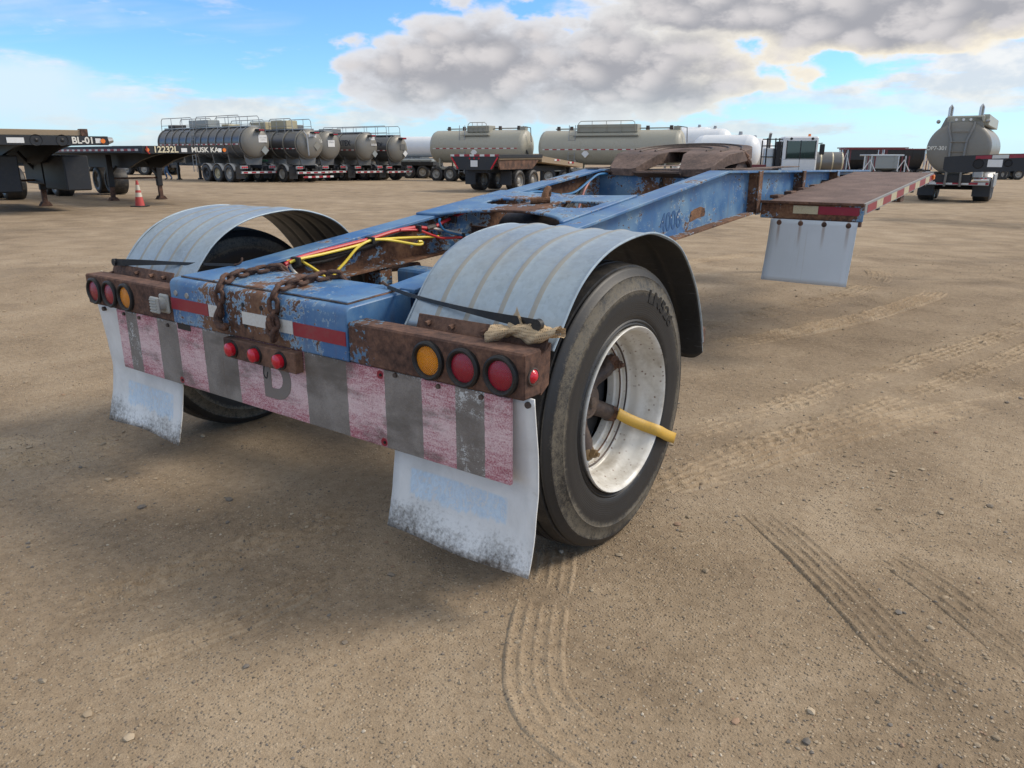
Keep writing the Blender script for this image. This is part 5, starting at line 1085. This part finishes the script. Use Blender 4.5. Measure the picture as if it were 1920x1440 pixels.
def beige(root, L, R, zc, lad, boxr, axles):
    tank_shell(root, L, R, zc, mBEIGE, mBEIGE, 1.0, 0, 0.42)
    xx = math.sqrt(R*R-0.12**2)
    MB().box((-xx-0.004, 0.1, zc-0.15), (-xx+0.02, L-0.1, zc-0.09)).build('side_tape', mSTRY, root)
    MB().box((-1.1, -0.2, 0.80), (1.1, L, 0.98), 0.02).build('chassis_frame', mBEIGE2, root)
    for s_ in (-1, 1):
        for y in axles: wheel(root, s_*0.95, y, 0.51, 0.58)
        MB().box((s_*0.5-0.05, 0, 0.6), (s_*0.5+0.05, L, 0.80)).build('chassis_rail', mDARK, root)
        for y in (0.5, 2.0, L-2.4, L-0.6): MB().box((s_*0.9-0.05, y, 0.97), (s_*0.9+0.05, y+0.12, zc-R*0.70)).build('cradle_post', mBEIGE2, root)
    y0, y1, h = boxr
    hb = MB().box((-0.62, y0, zc+R-0.14), (0.35, y1, zc+R+h), 0.03).build('manway_box', mBEIGE2, root)
    MB().box((-0.40, y0-0.15, zc+R*0.66), (-0.98, y1+0.15, zc+R*0.72), 0.0).build('side_step', mBEIGE2, root)
    railing(root, -0.70, y0+0.1, y1-0.1, zc+R-0.1, h+0.30, 4, mBEIGE2)
    MB().cyl((0.1, 0.5, zc+R+0.10), (0.1, L-0.6, zc+R+0.10), 0.04, 0.04, 8).build('vapour_pipe', mBEIGE2, root)
    for y in (0.5, L-0.8, y0-0.5, y1+0.6): MB().cyl((0.1, y, zc+R-0.06), (0.1, y, zc+R+0.25), 0.13, 0.11, 12).build('vent_valve', mDRUM, root)
    MB().box((-0.2, -0.1, zc+R-0.05), (0.25, 0.3, zc+R+0.2), 0.02).build('valve_box', mBEIGE2, root); MB().tube([(-0.1,0.1,zc+R+0.2), (-0.3,-0.55,zc+R+0.1), (-0.3,-0.6,zc+R-0.8)], 0.03, 6).build('overflow_pipe', mDRUM, root)
    ladder(root, -R-0.06, lad, 0.55, zc+R+0.30, 0.42, 'y', mSTEEL, 0.30, -0.22)
    diamond(root, -R+0.02, lad-0.95, zc-0.38, 0.26, mWHITE2, 'x')
    if L > 8: diamond(root, -R+0.02, 1.9, zc-0.38, 0.26, mWHITE2, 'x')
b1 = place('tank_trailer', 'beige smooth tank trailer with its two wheels showing, left of the two beige tanks', 'tank trailer', 984, 51.5, -0.90, 0.44, 'beige smooth tank trailers')
beige(b1, 6.7, 1.08, 2.33, 4.3, (2.4, 4.1, 0.28), (5.2, 6.3))
b2 = place('tank_trailer', 'beige smooth tank trailer with long manway box, behind the fifth wheel', 'tank trailer', 1268, 48.0, -0.92, 0.40, 'beige smooth tank trailers')
beige(b2, 8.8, 1.08, 2.30, 6.7, (2.5, 6.5, 0.34), (7.0, 8.2))
for k, (y, z) in enumerate(((-0.35,1.6), (-0.4,1.3), (-0.5,1.0))): MB().tube([(-0.5,y,z+0.5), (-0.7,y-0.25,z+0.1), (-0.45,y-0.3,z-0.3)], 0.06, 8).build('discharge_hose', mDARK, b1)

# white storage tanks and a white trailer tank beyond
def white_tank(label, u, dep, R, zc, L, hl=-0.88, hd=0.48, grp='white pressure tanks'):
    r = place('pressure_tank', label, 'storage tank', u, dep, hl, hd, grp); tank_shell(r, L, R, zc, mWHITE, mWHITE, 1.0, 0, R*0.72)
    for y in (L*0.2, L*0.8):
        MB().prism([(-R*0.8, 0.0), (R*0.8, 0.0), (R*0.86, zc-R*0.45), (-R*0.86, zc-R*0.45)], 'y', y-0.1, y+0.1).build('saddle', mWHITE, r)
    MB().cyl((0, 0.5, zc+R-0.05), (0, 0.5, zc+R+0.18), 0.14, 0.10, 10).build('relief_valve', mSTEEL, r)
    return r
white_tank('white round-ended tank, last but one to the left of the yard tractor', 1398, 45, 0.98, 2.02, 2.6); white_tank('white round-ended tank nearest the white yard tractor', 1424, 49, 0.98, 1.95, 2.4)
white_tank('white round-ended tank showing just above the fifth wheel', 1348, 53, 1.05, 2.62, 2.6); white_tank('white round-ended tank between the beige tank and the fifth wheel', 1318, 57, 1.08, 2.85, 2.6)
wt = place('white_tank_trailer', 'white pneumatic tank trailer, far off between the dark and beige tankers', 'tank trailer', 835, 66, -0.98, 0.2)
tank_shell(wt, 5.2, 0.85, 2.5, mWHITE, mWHITE); MB().box((-1.0,0,1.25), (1.0,5.4,1.55), 0.02).build('hopper_frame', mGREYL, wt)
for k in range(6): MB().box((-0.95,0.3+k*0.95,0.75), (-0.85,0.38+k*0.95,1.30)).build('hopper_post', mSTEEL, wt)
for s_ in (-1, 1):
    for y in (0.8, 2.0, 4.6): wheel(wt, s_*0.95, y, 0.51, 0.58)

# drop-deck trailer in the middle distance
dd = place('drop_deck_trailer', 'black drop-deck trailer with red and white tape and angled red lamps', 'trailer', 890, 34.5, 0.52, 0.85)
MB().prism([(-1.3,1.62), (1.3,1.62), (0.92,0.98), (-0.92,0.98)], 'y', 0.0, 0.12).build('tail_panel', mDARK2, dd)
MB().box((-1.31,-0.012,1.57), (1.31,-0.004,1.66)).build('rear_tape', mSTRX, dd)
for s_ in (-1, 1):
    for k in range(3):
        x = s_*(1.20-k*0.12); z = 1.45-k*0.17; T = Matrix.Translation((x, -0.02, z)) @ Matrix.Rotation(s_*-0.95, 4, 'Y'); MB().box((-0.10,-0.01,-0.035), (0.10,0.02,0.035), 0.01, T).build('tail_lamp', mLRED2, dd)
    MB().box((s_*1.30, 0.0, 1.50), (s_*1.24, 4.0, 1.66), 0.01).build('side_rail', mDARK, dd)
    wheel(dd, s_*1.0, 1.9, 0.48, 0.58); wheel(dd, s_*1.0, 3.2, 0.48, 0.58); MB().box((s_*0.70, 1.10, 0.30), (s_*1.28, 1.12, 0.92)).build('mud_flap', mDARK2, dd)
pl_ = MB().box((-0.19,-0.03,1.12), (0.19,-0.02,1.40)).build('number_plate', mWHITE2, dd); decal_r(pl_, '5FT\n813', 0.13, mTXTD, 0, -0.022, 1.29)
for x in (-0.25, 0.0, 0.25): MB().cyl((x,-0.02,1.48), (x,0.01,1.48), 0.035, 0.035, 10).build('marker_lamp', mLRED2, dd)
MB().box((-1.25,0.12,1.42), (1.25,4.0,1.58), 0.02).build('upper_deck', mWOOD, dd)
V = [(-1.25,4.0,1.58), (1.25,4.0,1.58), (1.25,8.5,1.18), (-1.25,8.5,1.18), (-1.25,4.0,1.30), (1.25,4.0,1.30), (1.25,8.5,0.98), (-1.25,8.5,0.98)]
MB().add(V, [(0,1,2,3), (7,6,5,4), (0,4,5,1), (1,5,6,2), (2,6,7,3), (3,7,4,0)]).build('sloped_deck', mWOOD, dd)
for k in range(5):
    y = 0.6+k*1.55; z = 1.62 if y < 4 else 1.56-(y-4)*0.089; MB().box((1.252, y, z-0.11), (1.268, y+0.6, z-0.03)).build('side_tape', mSTRY, dd) if k != 2 else None
MB().prism([(0.1,1.40), (3.8,1.40), (3.2,1.0), (0.3,1.0)], 'x', 1.12, 1.2).build('side_skirt', mRUST, dd); MB().prism([(0.1,1.40), (3.8,1.40), (3.2,1.0), (0.3,1.0)], 'x', -1.2, -1.12).build('side_skirt', mRUST, dd)
MB().box((-0.55,0.3,0.85), (0.55,8.4,1.10)).build('main_beam', mDARK, dd)
for x in (-0.8, 0.8): MB().box((x-0.08,7.6,0.0), (x+0.08,7.8,1.0)).build('support_leg', mDARK, dd)

# flatbeds at the left
def flatbed(root, zt_, leg_y, L=12.0, wdt=2.55, bulk=False):
    MB().prism([(-wdt/2,zt_-0.21), (wdt/2,zt_-0.21), (wdt/2,zt_), (-wdt/2,zt_)], 'y', 0.0, 0.14).build('headboard', mDARK2, root)
    for x0 in np.arange(-wdt/2+0.10, wdt/2-0.2, 0.30): MB().box((x0, 0.15, zt_-0.045), (x0+0.285, L, zt_-0.003), 0.003).build('deck_plank', mWOOD, root)
    for s_ in (-1, 1):
        sr = MB().box((s_*(wdt/2-0.07), 0.14, zt_-0.20), (s_*wdt/2, L, zt_+0.005), 0.01).build('side_rail', mDARK, root)
        MB().box((s_*(wdt/2+0.004), 0.3, zt_-0.14), (s_*(wdt/2-0.01), L, zt_-0.08)).build('side_tape', mSTRY, sr)
        MB().prism([(0.25,zt_-0.20), (L,zt_-0.20), (L,zt_-0.66), (3.2,zt_-0.66), (2.2,zt_-0.42), (1.1,zt_-0.27)], 'x', s_*0.48, s_*0.56).build('main_beam', mDARK, root)
        lg = MB().box((s_*0.78-0.085, leg_y-0.085, 0.45), (s_*0.78+0.085, leg_y+0.085, zt_-0.25), 0.01).build('landing_leg', mDARK, root)
        MB().box((s_*0.78-0.06, leg_y-0.06, 0.05), (s_*0.78+0.06, leg_y+0.06, 0.46)).build('leg_tube', mRUST, lg); MB().prism([(s_*0.78-0.16,0.0), (s_*0.78+0.16,0.0), (s_*0.78+0.08,0.12), (s_*0.78-0.08,0.12)], 'y', leg_y-0.13, leg_y+0.13).build('leg_foot', mRUST, lg)
        MB().tube([(s_*0.78, leg_y, 0.85), (s_*0.30, leg_y, zt_-0.35)], 0.04, 6).build('leg_brace', mDARK, lg)
        for y in (L-3.2, L-1.9): wheel(root, s_*0.95, y, 0.51, 0.58)
    MB().cyl((-0.78, leg_y, 0.72), (0.78, leg_y, 0.72), 0.03, 0.03, 8).build('cross_shaft', mRUST, root)
    for k in range(12): MB().box((-wdt/2+0.07, 0.6+k*(L-0.8)/12, zt_-0.18), (wdt/2-0.07, 0.68+k*(L-0.8)/12, zt_-0.05)).build('cross_member', mDARK, root)
    for x in (-wdt/2+0.13, wdt/2-0.13): MB().cyl((x, -0.03, zt_-0.11), (x, 0.0, zt_-0.11), 0.055, 0.05, 14).build('marker_lamp', mORNG, root)
fa = place('flatbed_trailer', 'black flatbed trailer with timber beam on its nose, at the left edge', 'flatbed trailer', 118, 18.4, -0.70, 0.71, 'black flatbed trailers')
ZA = 1.86; flatbed(fa, ZA, 4.6)
decal_r(fa, 'BL-01', 0.21, mPLATEW, 0.70, -0.006, ZA-0.105, 'lettering', 0.006); MB().box((-0.90,-0.012,ZA-0.17), (-0.55,0.0,ZA-0.05)).build('maker_plate', mWHITE2, fa); MB().box((0.98,-0.012,ZA-0.16), (1.10,0.0,ZA-0.05)).build('white_sticker', mWHITE2, fa)
MB().box((-1.28,0.10,ZA+0.005), (0.72,0.26,ZA+0.14), 0.01).build('timber_beam', mWOOD, fa); MB().box((0.70,0.06,ZA), (0.86,0.30,ZA+0.17), 0.01).build('stake_pocket', mRUST, fa)
for x in (-0.30, 0.25): MB().lathe([(-0.02,0.0), (0.02,0.10), (-0.01,0.13)], 16, 'y', (x, 0.0, ZA-0.10)).build('glad_hand_recess', mTLET, fa)
for y0, y1, z0 in ((1.6, 3.6, 0.52), (3.7, 5.6, 0.62)): MB().box((0.62,y0,z0), (1.22,y1,ZA-0.45), 0.03).build('tool_box', mDARK2, fa)
MB().box((-1.2,2.0,0.50), (-0.3,4.0,ZA-0.45), 0.03).build('tool_box', mDARK2, fa)
MB().cyl((1.28,0.07,ZA-0.10), (1.40,0.07,ZA-0.08), 0.09, 0.06, 10).build('corner_hook', mSTEEL, fa)
fb = place('flatbed_trailer', 'black flatbed trailer with cream number 12232L across its nose, behind the traffic cone', 'flatbed trailer', 362, 22.8, -0.72, 0.70, 'black flatbed trailers')
ZBd = 1.72; flatbed(fb, ZBd, 4.3)
decal_r(fb, '12232L', 0.24, mTXTY, -0.62, -0.010, ZBd-0.105, 'lettering', 0.006); decal_r(fb, 'MUSK KA', 0.20, mPLATEW, 0.55, -0.010, ZBd-0.11, 'lettering', 0.004)
for x0, x1 in ((-0.17,0.0), (0.96,1.06)): MB().box((x0,-0.012,ZBd-0.17), (x1,0.0,ZBd-0.06)).build('white_sticker', mWHITE2, fb)
MB().tube([(-1.15,-0.02,ZBd-0.02), (-1.18,-0.05,ZBd-0.14), (-1.10,-0.04,ZBd-0.22)], 0.02, 6).build('red_strap_end', mREDB, fb)

# cone
cn = place('traffic_cone', 'faded orange traffic cone with two white bands', 'traffic cone', 262, 22.2, 0.3, 1.0)
MB().box((-0.19,-0.19,0), (0.19,0.19,0.03), 0.008).build('cone_base', mDARK2, cn)
def cone_seg(z0, z1, m): 
    r = lambda z: 0.135-0.105*(z/0.74); MB().lathe([(z0, r(z0)), (z1, r(z1))], 24, 'z').build('cone_band', m, cn)
for a, b_, m in ((0.03,0.28,mCONE), (0.28,0.40,mCONEW), (0.40,0.47,mCONE), (0.47,0.62,mCONEW)): cone_seg(a, b_, m)
MB().lathe([(0.62,0.047), (0.73,0.031), (0.745,0.026), (0.745,0.0)], 24, 'z').build('cone_tip', mCONE, cn)

# walking person beyond the flatbed
def person():
    r = place('person', 'person in dark jacket and blue jeans walking beyond the flatbed, seen from the side', 'person', 314, 48.5, -1.0, 0.1)
    J = {'pel':(0,0,0.96,0.145), 'spine':(0,0.02,1.15,0.145), 'chest':(0,0.03,1.36,0.16), 'neck':(0,0.05,1.50,0.065), 'head':(0,0.08,1.62,0.085), 'top':(0,0.08,1.73,0.075),
         'hr':(0.10,0,0.92,0.10), 'kr':(0.11,0.20,0.52,0.068), 'ar':(0.11,0.10,0.10,0.048), 'tr':(0.11,0.28,0.045,0.04), 'hl':(-0.10,0,0.92,0.10), 'kl':(-0.11,-0.10,0.50,0.068), 'al':(-0.11,-0.36,0.14,0.048), 'tl':(-0.11,-0.24,0.04,0.04),
         'sr':(0.20,0.03,1.42,0.07), 'er':(0.25,-0.08,1.15,0.052), 'wr':(0.24,-0.02,0.92,0.04), 'fr':(0.235,0.02,0.82,0.032), 'sl':(-0.20,0.03,1.42,0.07), 'el':(-0.25,0.10,1.15,0.052), 'wl':(-0.24,0.24,0.97,0.04), 'fl':(-0.235,0.30,0.90,0.032)}
    E = [('pel','spine'),('spine','chest'),('chest','neck'),('neck','head'),('head','top'),('pel','hr'),('hr','kr'),('kr','ar'),('ar','tr'),('pel','hl'),('hl','kl'),('kl','al'),('al','tl'),('chest','sr'),('sr','er'),('er','wr'),('wr','fr'),('chest','sl'),('sl','el'),('el','wl'),('wl','fl')]
    k = list(J); me = bpy.data.meshes.new('body'); me.from_pydata([J[a][:3] for a in k], [(k.index(a), k.index(b_)) for a, b_ in E], [])
    o = bpy.data.objects.new('body', me); COL.objects.link(o); o.modifiers.new('k', 'SKIN'); o.modifiers.new('u', 'SUBSURF').levels = 2
    for i, a in enumerate(k): me.skin_vertices[0].data[i].radius = (J[a][3], J[a][3]); me.skin_vertices[0].data[i].use_root = (a == 'pel')
    dg = bpy.context.evaluated_depsgraph_get(); dg.update(); m2 = bpy.data.meshes.new_from_object(o.evaluated_get(dg)); bpy.data.objects.remove(o)
    m2.materials.clear()
    for m in (mJEAN, mJACK, mSKIN, mSHOE): m2.materials.append(m)
    for p in m2.polygons:
        c = p.center; p.use_smooth = True; p.material_index = 3 if c.z < 0.10 else 2 if (c.z > 1.50 or (c.z < 0.93 and abs(c.x) > 0.19)) else 1 if c.z > 0.97 else 0
    b_ = bpy.data.objects.new('body', m2); COL.objects.link(b_); b_.parent = r
    MB().lathe([(1.66,0.094), (1.70,0.092), (1.745,0.065), (1.76,0.0)], 16, 'z', (0, 0.075, 0)).build('cap', mJACK, r)
person()

# white yard tractor
yt = place('yard_tractor', 'white yard tractor cab with dark windows and exhaust stack', 'truck', 1494, 36.0, 0.18, 0.98)
MB().box((-0.78,0.0,1.05), (0.78,1.35,2.62), 0.06).build('cab', mWHITE, yt)
MB().box((-0.62,-0.015,1.62), (0.66,0.0,2.42), 0.03).build('window', mGLASS, yt); MB().box((0.775,0.15,1.62), (0.792,1.15,2.42), 0.03).build('window', mGLASS, yt); MB().box((-0.792,0.15,1.62), (-0.775,1.15,2.42), 0.03).build('window', mGLASS, yt)
for x in (-0.62, 0.0, 0.66): MB().box((x-0.02,-0.022,1.60), (x+0.02,-0.014,2.44)).build('window_frame', mDARK2, yt)
MB().box((-0.012,-0.006,1.08), (0.012,0.002,1.60)).build('panel_seam', mGREYL, yt); MB().box((-0.75,-0.006,1.585), (0.75,0.002,1.60)).build('panel_seam', mGREYL, yt)
for x in (-0.45, 0.5): MB().cyl((x,-0.03,2.52), (x,0.02,2.52), 0.06, 0.06, 10).build('work_lamp', mDARK, yt)
MB().cyl((0.45,0.6,2.60), (0.45,0.6,2.74), 0.07, 0.06, 10).build('beacon', mORNG, yt); MB().box((0.84,-0.1,1.80), (1.06,0.0,2.28), 0.03).build('mirror', mDARK2, yt); MB().tube([(0.78,0.0,2.30), (0.95,-0.05,2.32)], 0.02, 6).build('mirror_arm', mDARK, yt)
MB().tube([(-1.35,0.6,1.0), (-1.35,0.6,2.55), (-1.33,0.5,2.78)], 0.07, 10).build('exhaust_stack', mSTEEL, yt)
for x in (-1.72, -1.5, -1.12, -0.95): MB().cyl((x,0.2,1.0), (x,0.2,2.55 if x > -1.6 else 2.45), 0.03, 0.03, 6).build('rail_post', mDARK, yt)
for z in (1.7, 2.2, 2.5): MB().cyl((-1.72,0.2,z), (-0.8,0.2,z), 0.025, 0.025, 6).build('hand_rail', mDARK, yt)
MB().box((-1.55,0.4,1.0), (-1.1,1.0,2.10), 0.04).build('air_cleaner', mALU, yt); MB().box((-1.05,0.1,1.0), (-0.85,0.9,2.40), 0.02).build('step_frame', mDARK, yt)
MB().box((-1.9,-0.6,0.75), (1.2,3.5,1.03), 0.03).build('chassis', mDARK, yt); MB().box((-2.3,-0.2,1.05), (-1.5,0.3,1.35), 0.02).build('fuel_box', mREDP, yt)
for s_ in (-1, 1):
    for y in (0.2, 2.8): wheel(yt, s_*1.0, y, 0.51, 0.4)

# cream-ended tanks, hopper trailers far right
for u, lab in ((1534, 'cream-ended small tank right beside the yard tractor'), (1556, 'cream-ended small steel tank, middle of three beyond the deck'), (1574, 'cream-ended small steel tank, rightmost of three beyond the deck')):
    r = place('small_tank', lab, 'storage tank', u, 62, -0.97, 0.25, 'cream-ended tanks'); tank_shell(r, 2.4, 0.80, 1.55, mTANKG, mTAPEY, 1.0, 0, 0.2)
    for y in (0.4, 1.9): MB().box((-0.6,y,0), (0.6,y+0.15,0.95)).build('saddle', mDARK, r)
def hopper(label, u, dep, L, body, zt_, grp='hopper trailers', name='hopper_trailer'):
    r = place(name, label, 'hopper trailer', u, dep, -0.99, 0.1, grp)
    MB().prism([(-1.2,zt_), (1.2,zt_), (1.2,zt_-0.9), (0.5,0.85), (-0.5,0.85), (-1.2,zt_-0.9)], 'y', 0.9, L-0.9).build('hopper_body', body, r)
    MB().box((-1.25,0.5,zt_-0.02), (1.25,L-0.5,zt_+0.10), 0.02).build('top_rim', mREDP if body is not mGREYL else mALU, r)
    for y0 in (0.0, L-0.95):
        for k in range(4): MB().cyl((-1.2, y0+0.1+k*0.25, 0.9), (-1.2, y0+0.1+k*0.25, zt_), 0.05, 0.05, 6).build('end_post', mALU if k % 2 else mREDP, r)
        MB().tube([(-1.22,y0,0.95), (-1.22,y0+0.45,zt_-0.3), (-1.22,y0+0.9,1.0)], 0.05, 6).build('end_brace', mWHITE2, r)
    MB().box((-0.9,0,0.72), (0.9,L,0.90)).build('chassis_frame', mDARK, r)
    for k in range(int((L-2)/0.8)): MB().box((-1.225,1.1+k*0.8,zt_-0.9), (-1.2,1.16+k*0.8,zt_)).build('side_rib', body, r)
    for s_ in (-1, 1):
        for y in (1.0, 2.2): wheel(r, s_*0.95, y, 0.51, 0.58)
        MB().box((s_*0.8-0.07,L-2.2,0), (s_*0.8+0.07,L-2.05,0.8)).build('landing_leg', mDARK, r)
hopper('maroon and black hopper trailer, nearest the cream-ended tanks', 1652, 72, 4.2, mDARK2, 2.7); hopper('maroon and black hopper trailer, just left of the grey tanker seen from behind', 1738, 74, 5.4, mDARK2, 2.75); hopper('long maroon hopper trailer, far behind the grey one', 1700, 86, 8.0, mREDP, 3.0)
hopper('pale grey hopper trailer with silver ends beyond the deck', 1692, 58, 3.4, mGREYL, 2.05, None)

# grey tanker seen from behind at the right
op = place('tank_trailer', 'grey tank trailer seen from behind with two upright posts on top', 'tank trailer', 1784, 29.5, 0.555, 0.83)
tank_shell(op, 7.5, 1.0, 2.02, mTANKE, mTANKE, 1.09, 0, 0.26); rear_gear(op, (1.3, 2.6), 2.55, None, 0.86, True, True)
for x in (-0.50, 0.52): MB().tube([(x,0.1,2.85), (x,0.1,3.50), (x+0.04,0.14,3.58), (x+0.08,0.18,3.50), (x+0.08,0.18,3.0)], 0.045, 8).build('vent_post', mALU, op)
MB().prism([(-0.72,2.76), (0.74,2.76), (0.60,3.14), (-0.58,3.14)], 'y', -0.02, 0.10).build('rear_shroud', mTANKE, op)
for k in range(3): MB().cyl((-0.22+k*0.24,-0.04,3.06), (-0.22+k*0.24,-0.01,3.06), 0.05, 0.05, 12).build('marker_lamp', mWHITE2, op)
for s_ in (-1, 1):
    MB().tube([(s_*0.42,-0.10,2.95), (s_*0.40,-0.26,2.75), (s_*0.26,-0.33,2.3), (s_*0.24,-0.38,1.2), (s_*0.26,-0.30,0.62)], 0.045, 8).build('ladder_rail', mTANKG, op)
    MB().lathe([(0,0.0), (0.05,0.07), (0.09,0.075)], 14, 'y', (s_*0.82,-0.05,3.0)).build('work_lamp', mSTEEL, op)
for z in (2.62, 2.25, 1.9, 1.55, 1.2): MB().cyl((-0.27,-0.37,z), (0.27,-0.37,z), 0.022, 0.022, 6).build('rung', mTANKG, op)
MB().box((-0.55,-0.02,2.95), (0.70,7.4,3.20), 0.03).build('spill_rail', mBEIGE, op); MB().box((0.60,0.3,2.85), (0.85,7.3,3.25), 0.02).build('hose_tray', mBEIGE, op)
text('OP7-301', 0.20, mPLATEW, op, frame((-0.72,-0.215,2.02), (1,-0.12,0), (0,0,1)), 'lettering', 0.003, 0.003)
MB().box((0.62,-0.30,0.92), (0.95,0.3,1.30), 0.05).build('valve_chest', mSTEEL, op); MB().box((-0.60,-0.25,0.75), (0.60,0.2,1.05), 0.02).build('cross_box', mDARK, op)
for s_ in (-1, 1): MB().cyl((s_*0.7,-0.3,0.85), (s_*1.2,-0.3,0.85), 0.05, 0.05, 8).build('pipe', mALU, op)
MB().box((1.2,1.0,0.55), (1.32,3.4,1.05), 0.02).build('side_guard', mSTEEL, op)

# black trailer beam crossing at the right edge
bm_ = place('trailer_chassis', 'black steel trailer beam with round holes and red and white tape, at the right edge', 'trailer', 1757, 20.0, 0.80, -0.60)
MB().prism([(0.0,1.30), (0.0,1.60), (0.35,1.63), (9.0,1.98), (9.0,1.55), (0.4,1.22), (0.1,1.22)], 'x', 0.0, 0.12).build('side_beam', mDARK2, bm_)
MB().prism([(0.0,1.30), (0.0,1.60), (0.35,1.63), (9.0,1.98), (9.0,1.55), (0.4,1.22), (0.1,1.22)], 'x', -0.98, -0.86).build('side_beam', mDARK2, bm_)
MB().box((-0.86,0.0,1.26), (0.0,0.14,1.60), 0.01).build('end_beam', mDARK, bm_)
for k in range(20):
    y = 0.7+k*0.36; z = 1.60+y*0.0415; MB().prism([(y,z-0.085), (y+0.35,z-0.07), (y+0.35,z+0.015), (y,z)], 'x', 0.1205, 0.126).build('reflective_tape', mTAPER if k % 2 == 0 else mTAPEW, bm_)
for y, z, r_ in ((0.78,1.44,0.10), (1.42,1.46,0.07), (2.35,1.52,0.10), (3.3,1.55,0.11), (4.3,1.6,0.10)): MB().lathe([(0.121,0.0), (0.122,r_), (0.135,r_+0.012), (0.121,r_+0.025)], 20, 'x', (0, y, z)).build('round_hole', mTLET, bm_)
MB().box((0.1205,0.98,1.36), (0.128,1.30,1.54)).build('white_plate', mWHITE2, bm_); pass
for x in (-0.92, 0.06): MB().box((x-0.08,8.3,0.0), (x+0.08,8.5,1.6)).build('support_leg', mDARK, bm_)
MB().box((-1.0,8.1,0.0), (0.15,8.2,0.05)).build('leg_pad', mRUST, bm_)

# far rows of parked trailers that close the yard
def far_trailer(label, u, dep, L, mat, z0, z1, hl=-0.97, hd=0.24, posts=True):
    r = place('parked_trailer', label, 'trailer', u, dep, hl, hd, 'trailers at the far side of the yard')
    MB().box((-1.2,0,z0), (1.2,L,z0+0.25), 0.01).build('deck', mDARK, r); MB().box((-1.15,0.1,z0+0.26), (1.15,L-0.1,z1), 0.04).build('load_body', mat, r)
    if posts:
        for k in range(int(L/0.9)): MB().box((-1.18,0.15+k*0.9,z0+0.25), (-1.14,0.24+k*0.9,z1-0.02)).build('side_post', mSTEEL, r)
    for s_ in (-1, 1):
        for y in (0.9, 2.1, L-1.2): wheel(r, s_*0.93, y, 0.5, 0.5)
    MB().box((-0.5,0,0.6), (0.5,L,z0)).build('chassis', mDARK, r)
far_trailer('low dark trailer far behind the flatbed at the left edge', 140, 66, 9, mDARK2, 1.0, 1.9); far_trailer('black trailer parked behind the walking person', 330, 62, 5.0, mDARK2, 1.0, 2.3); far_trailer('pale trailer far behind the flatbed with the cream number', 262, 72, 6.0, mGREYL, 1.0, 2.0)
far_trailer('grey framed trailer just left of the beige tanks', 822, 60, 3.2, mGREYL, 1.0, 1.45); far_trailer('blue-grey low trailer beyond the dark tankers', 800, 76, 5, mTANKD, 0.9, 1.9); far_trailer('dark low trailer behind the drop-deck trailer', 1010, 60, 5, mDARK2, 0.9, 1.5)
far_trailer('small dark trailer far off at the right edge', 1925, 74, 3.6, mDARK2, 0.9, 1.35, -0.95, 0.3, False); far_trailer('dark trailer far off behind the grey tanker seen from behind', 1880, 95, 7.0, mREDP, 1.0, 2.2); far_trailer('dark trailer closing the gap behind the hoppers', 1590, 88, 9.0, mDARK2, 1.0, 2.3); far_trailer('long dark trailer behind the white tanks', 1450, 80, 9.0, mDARK2, 1.0, 2.2)
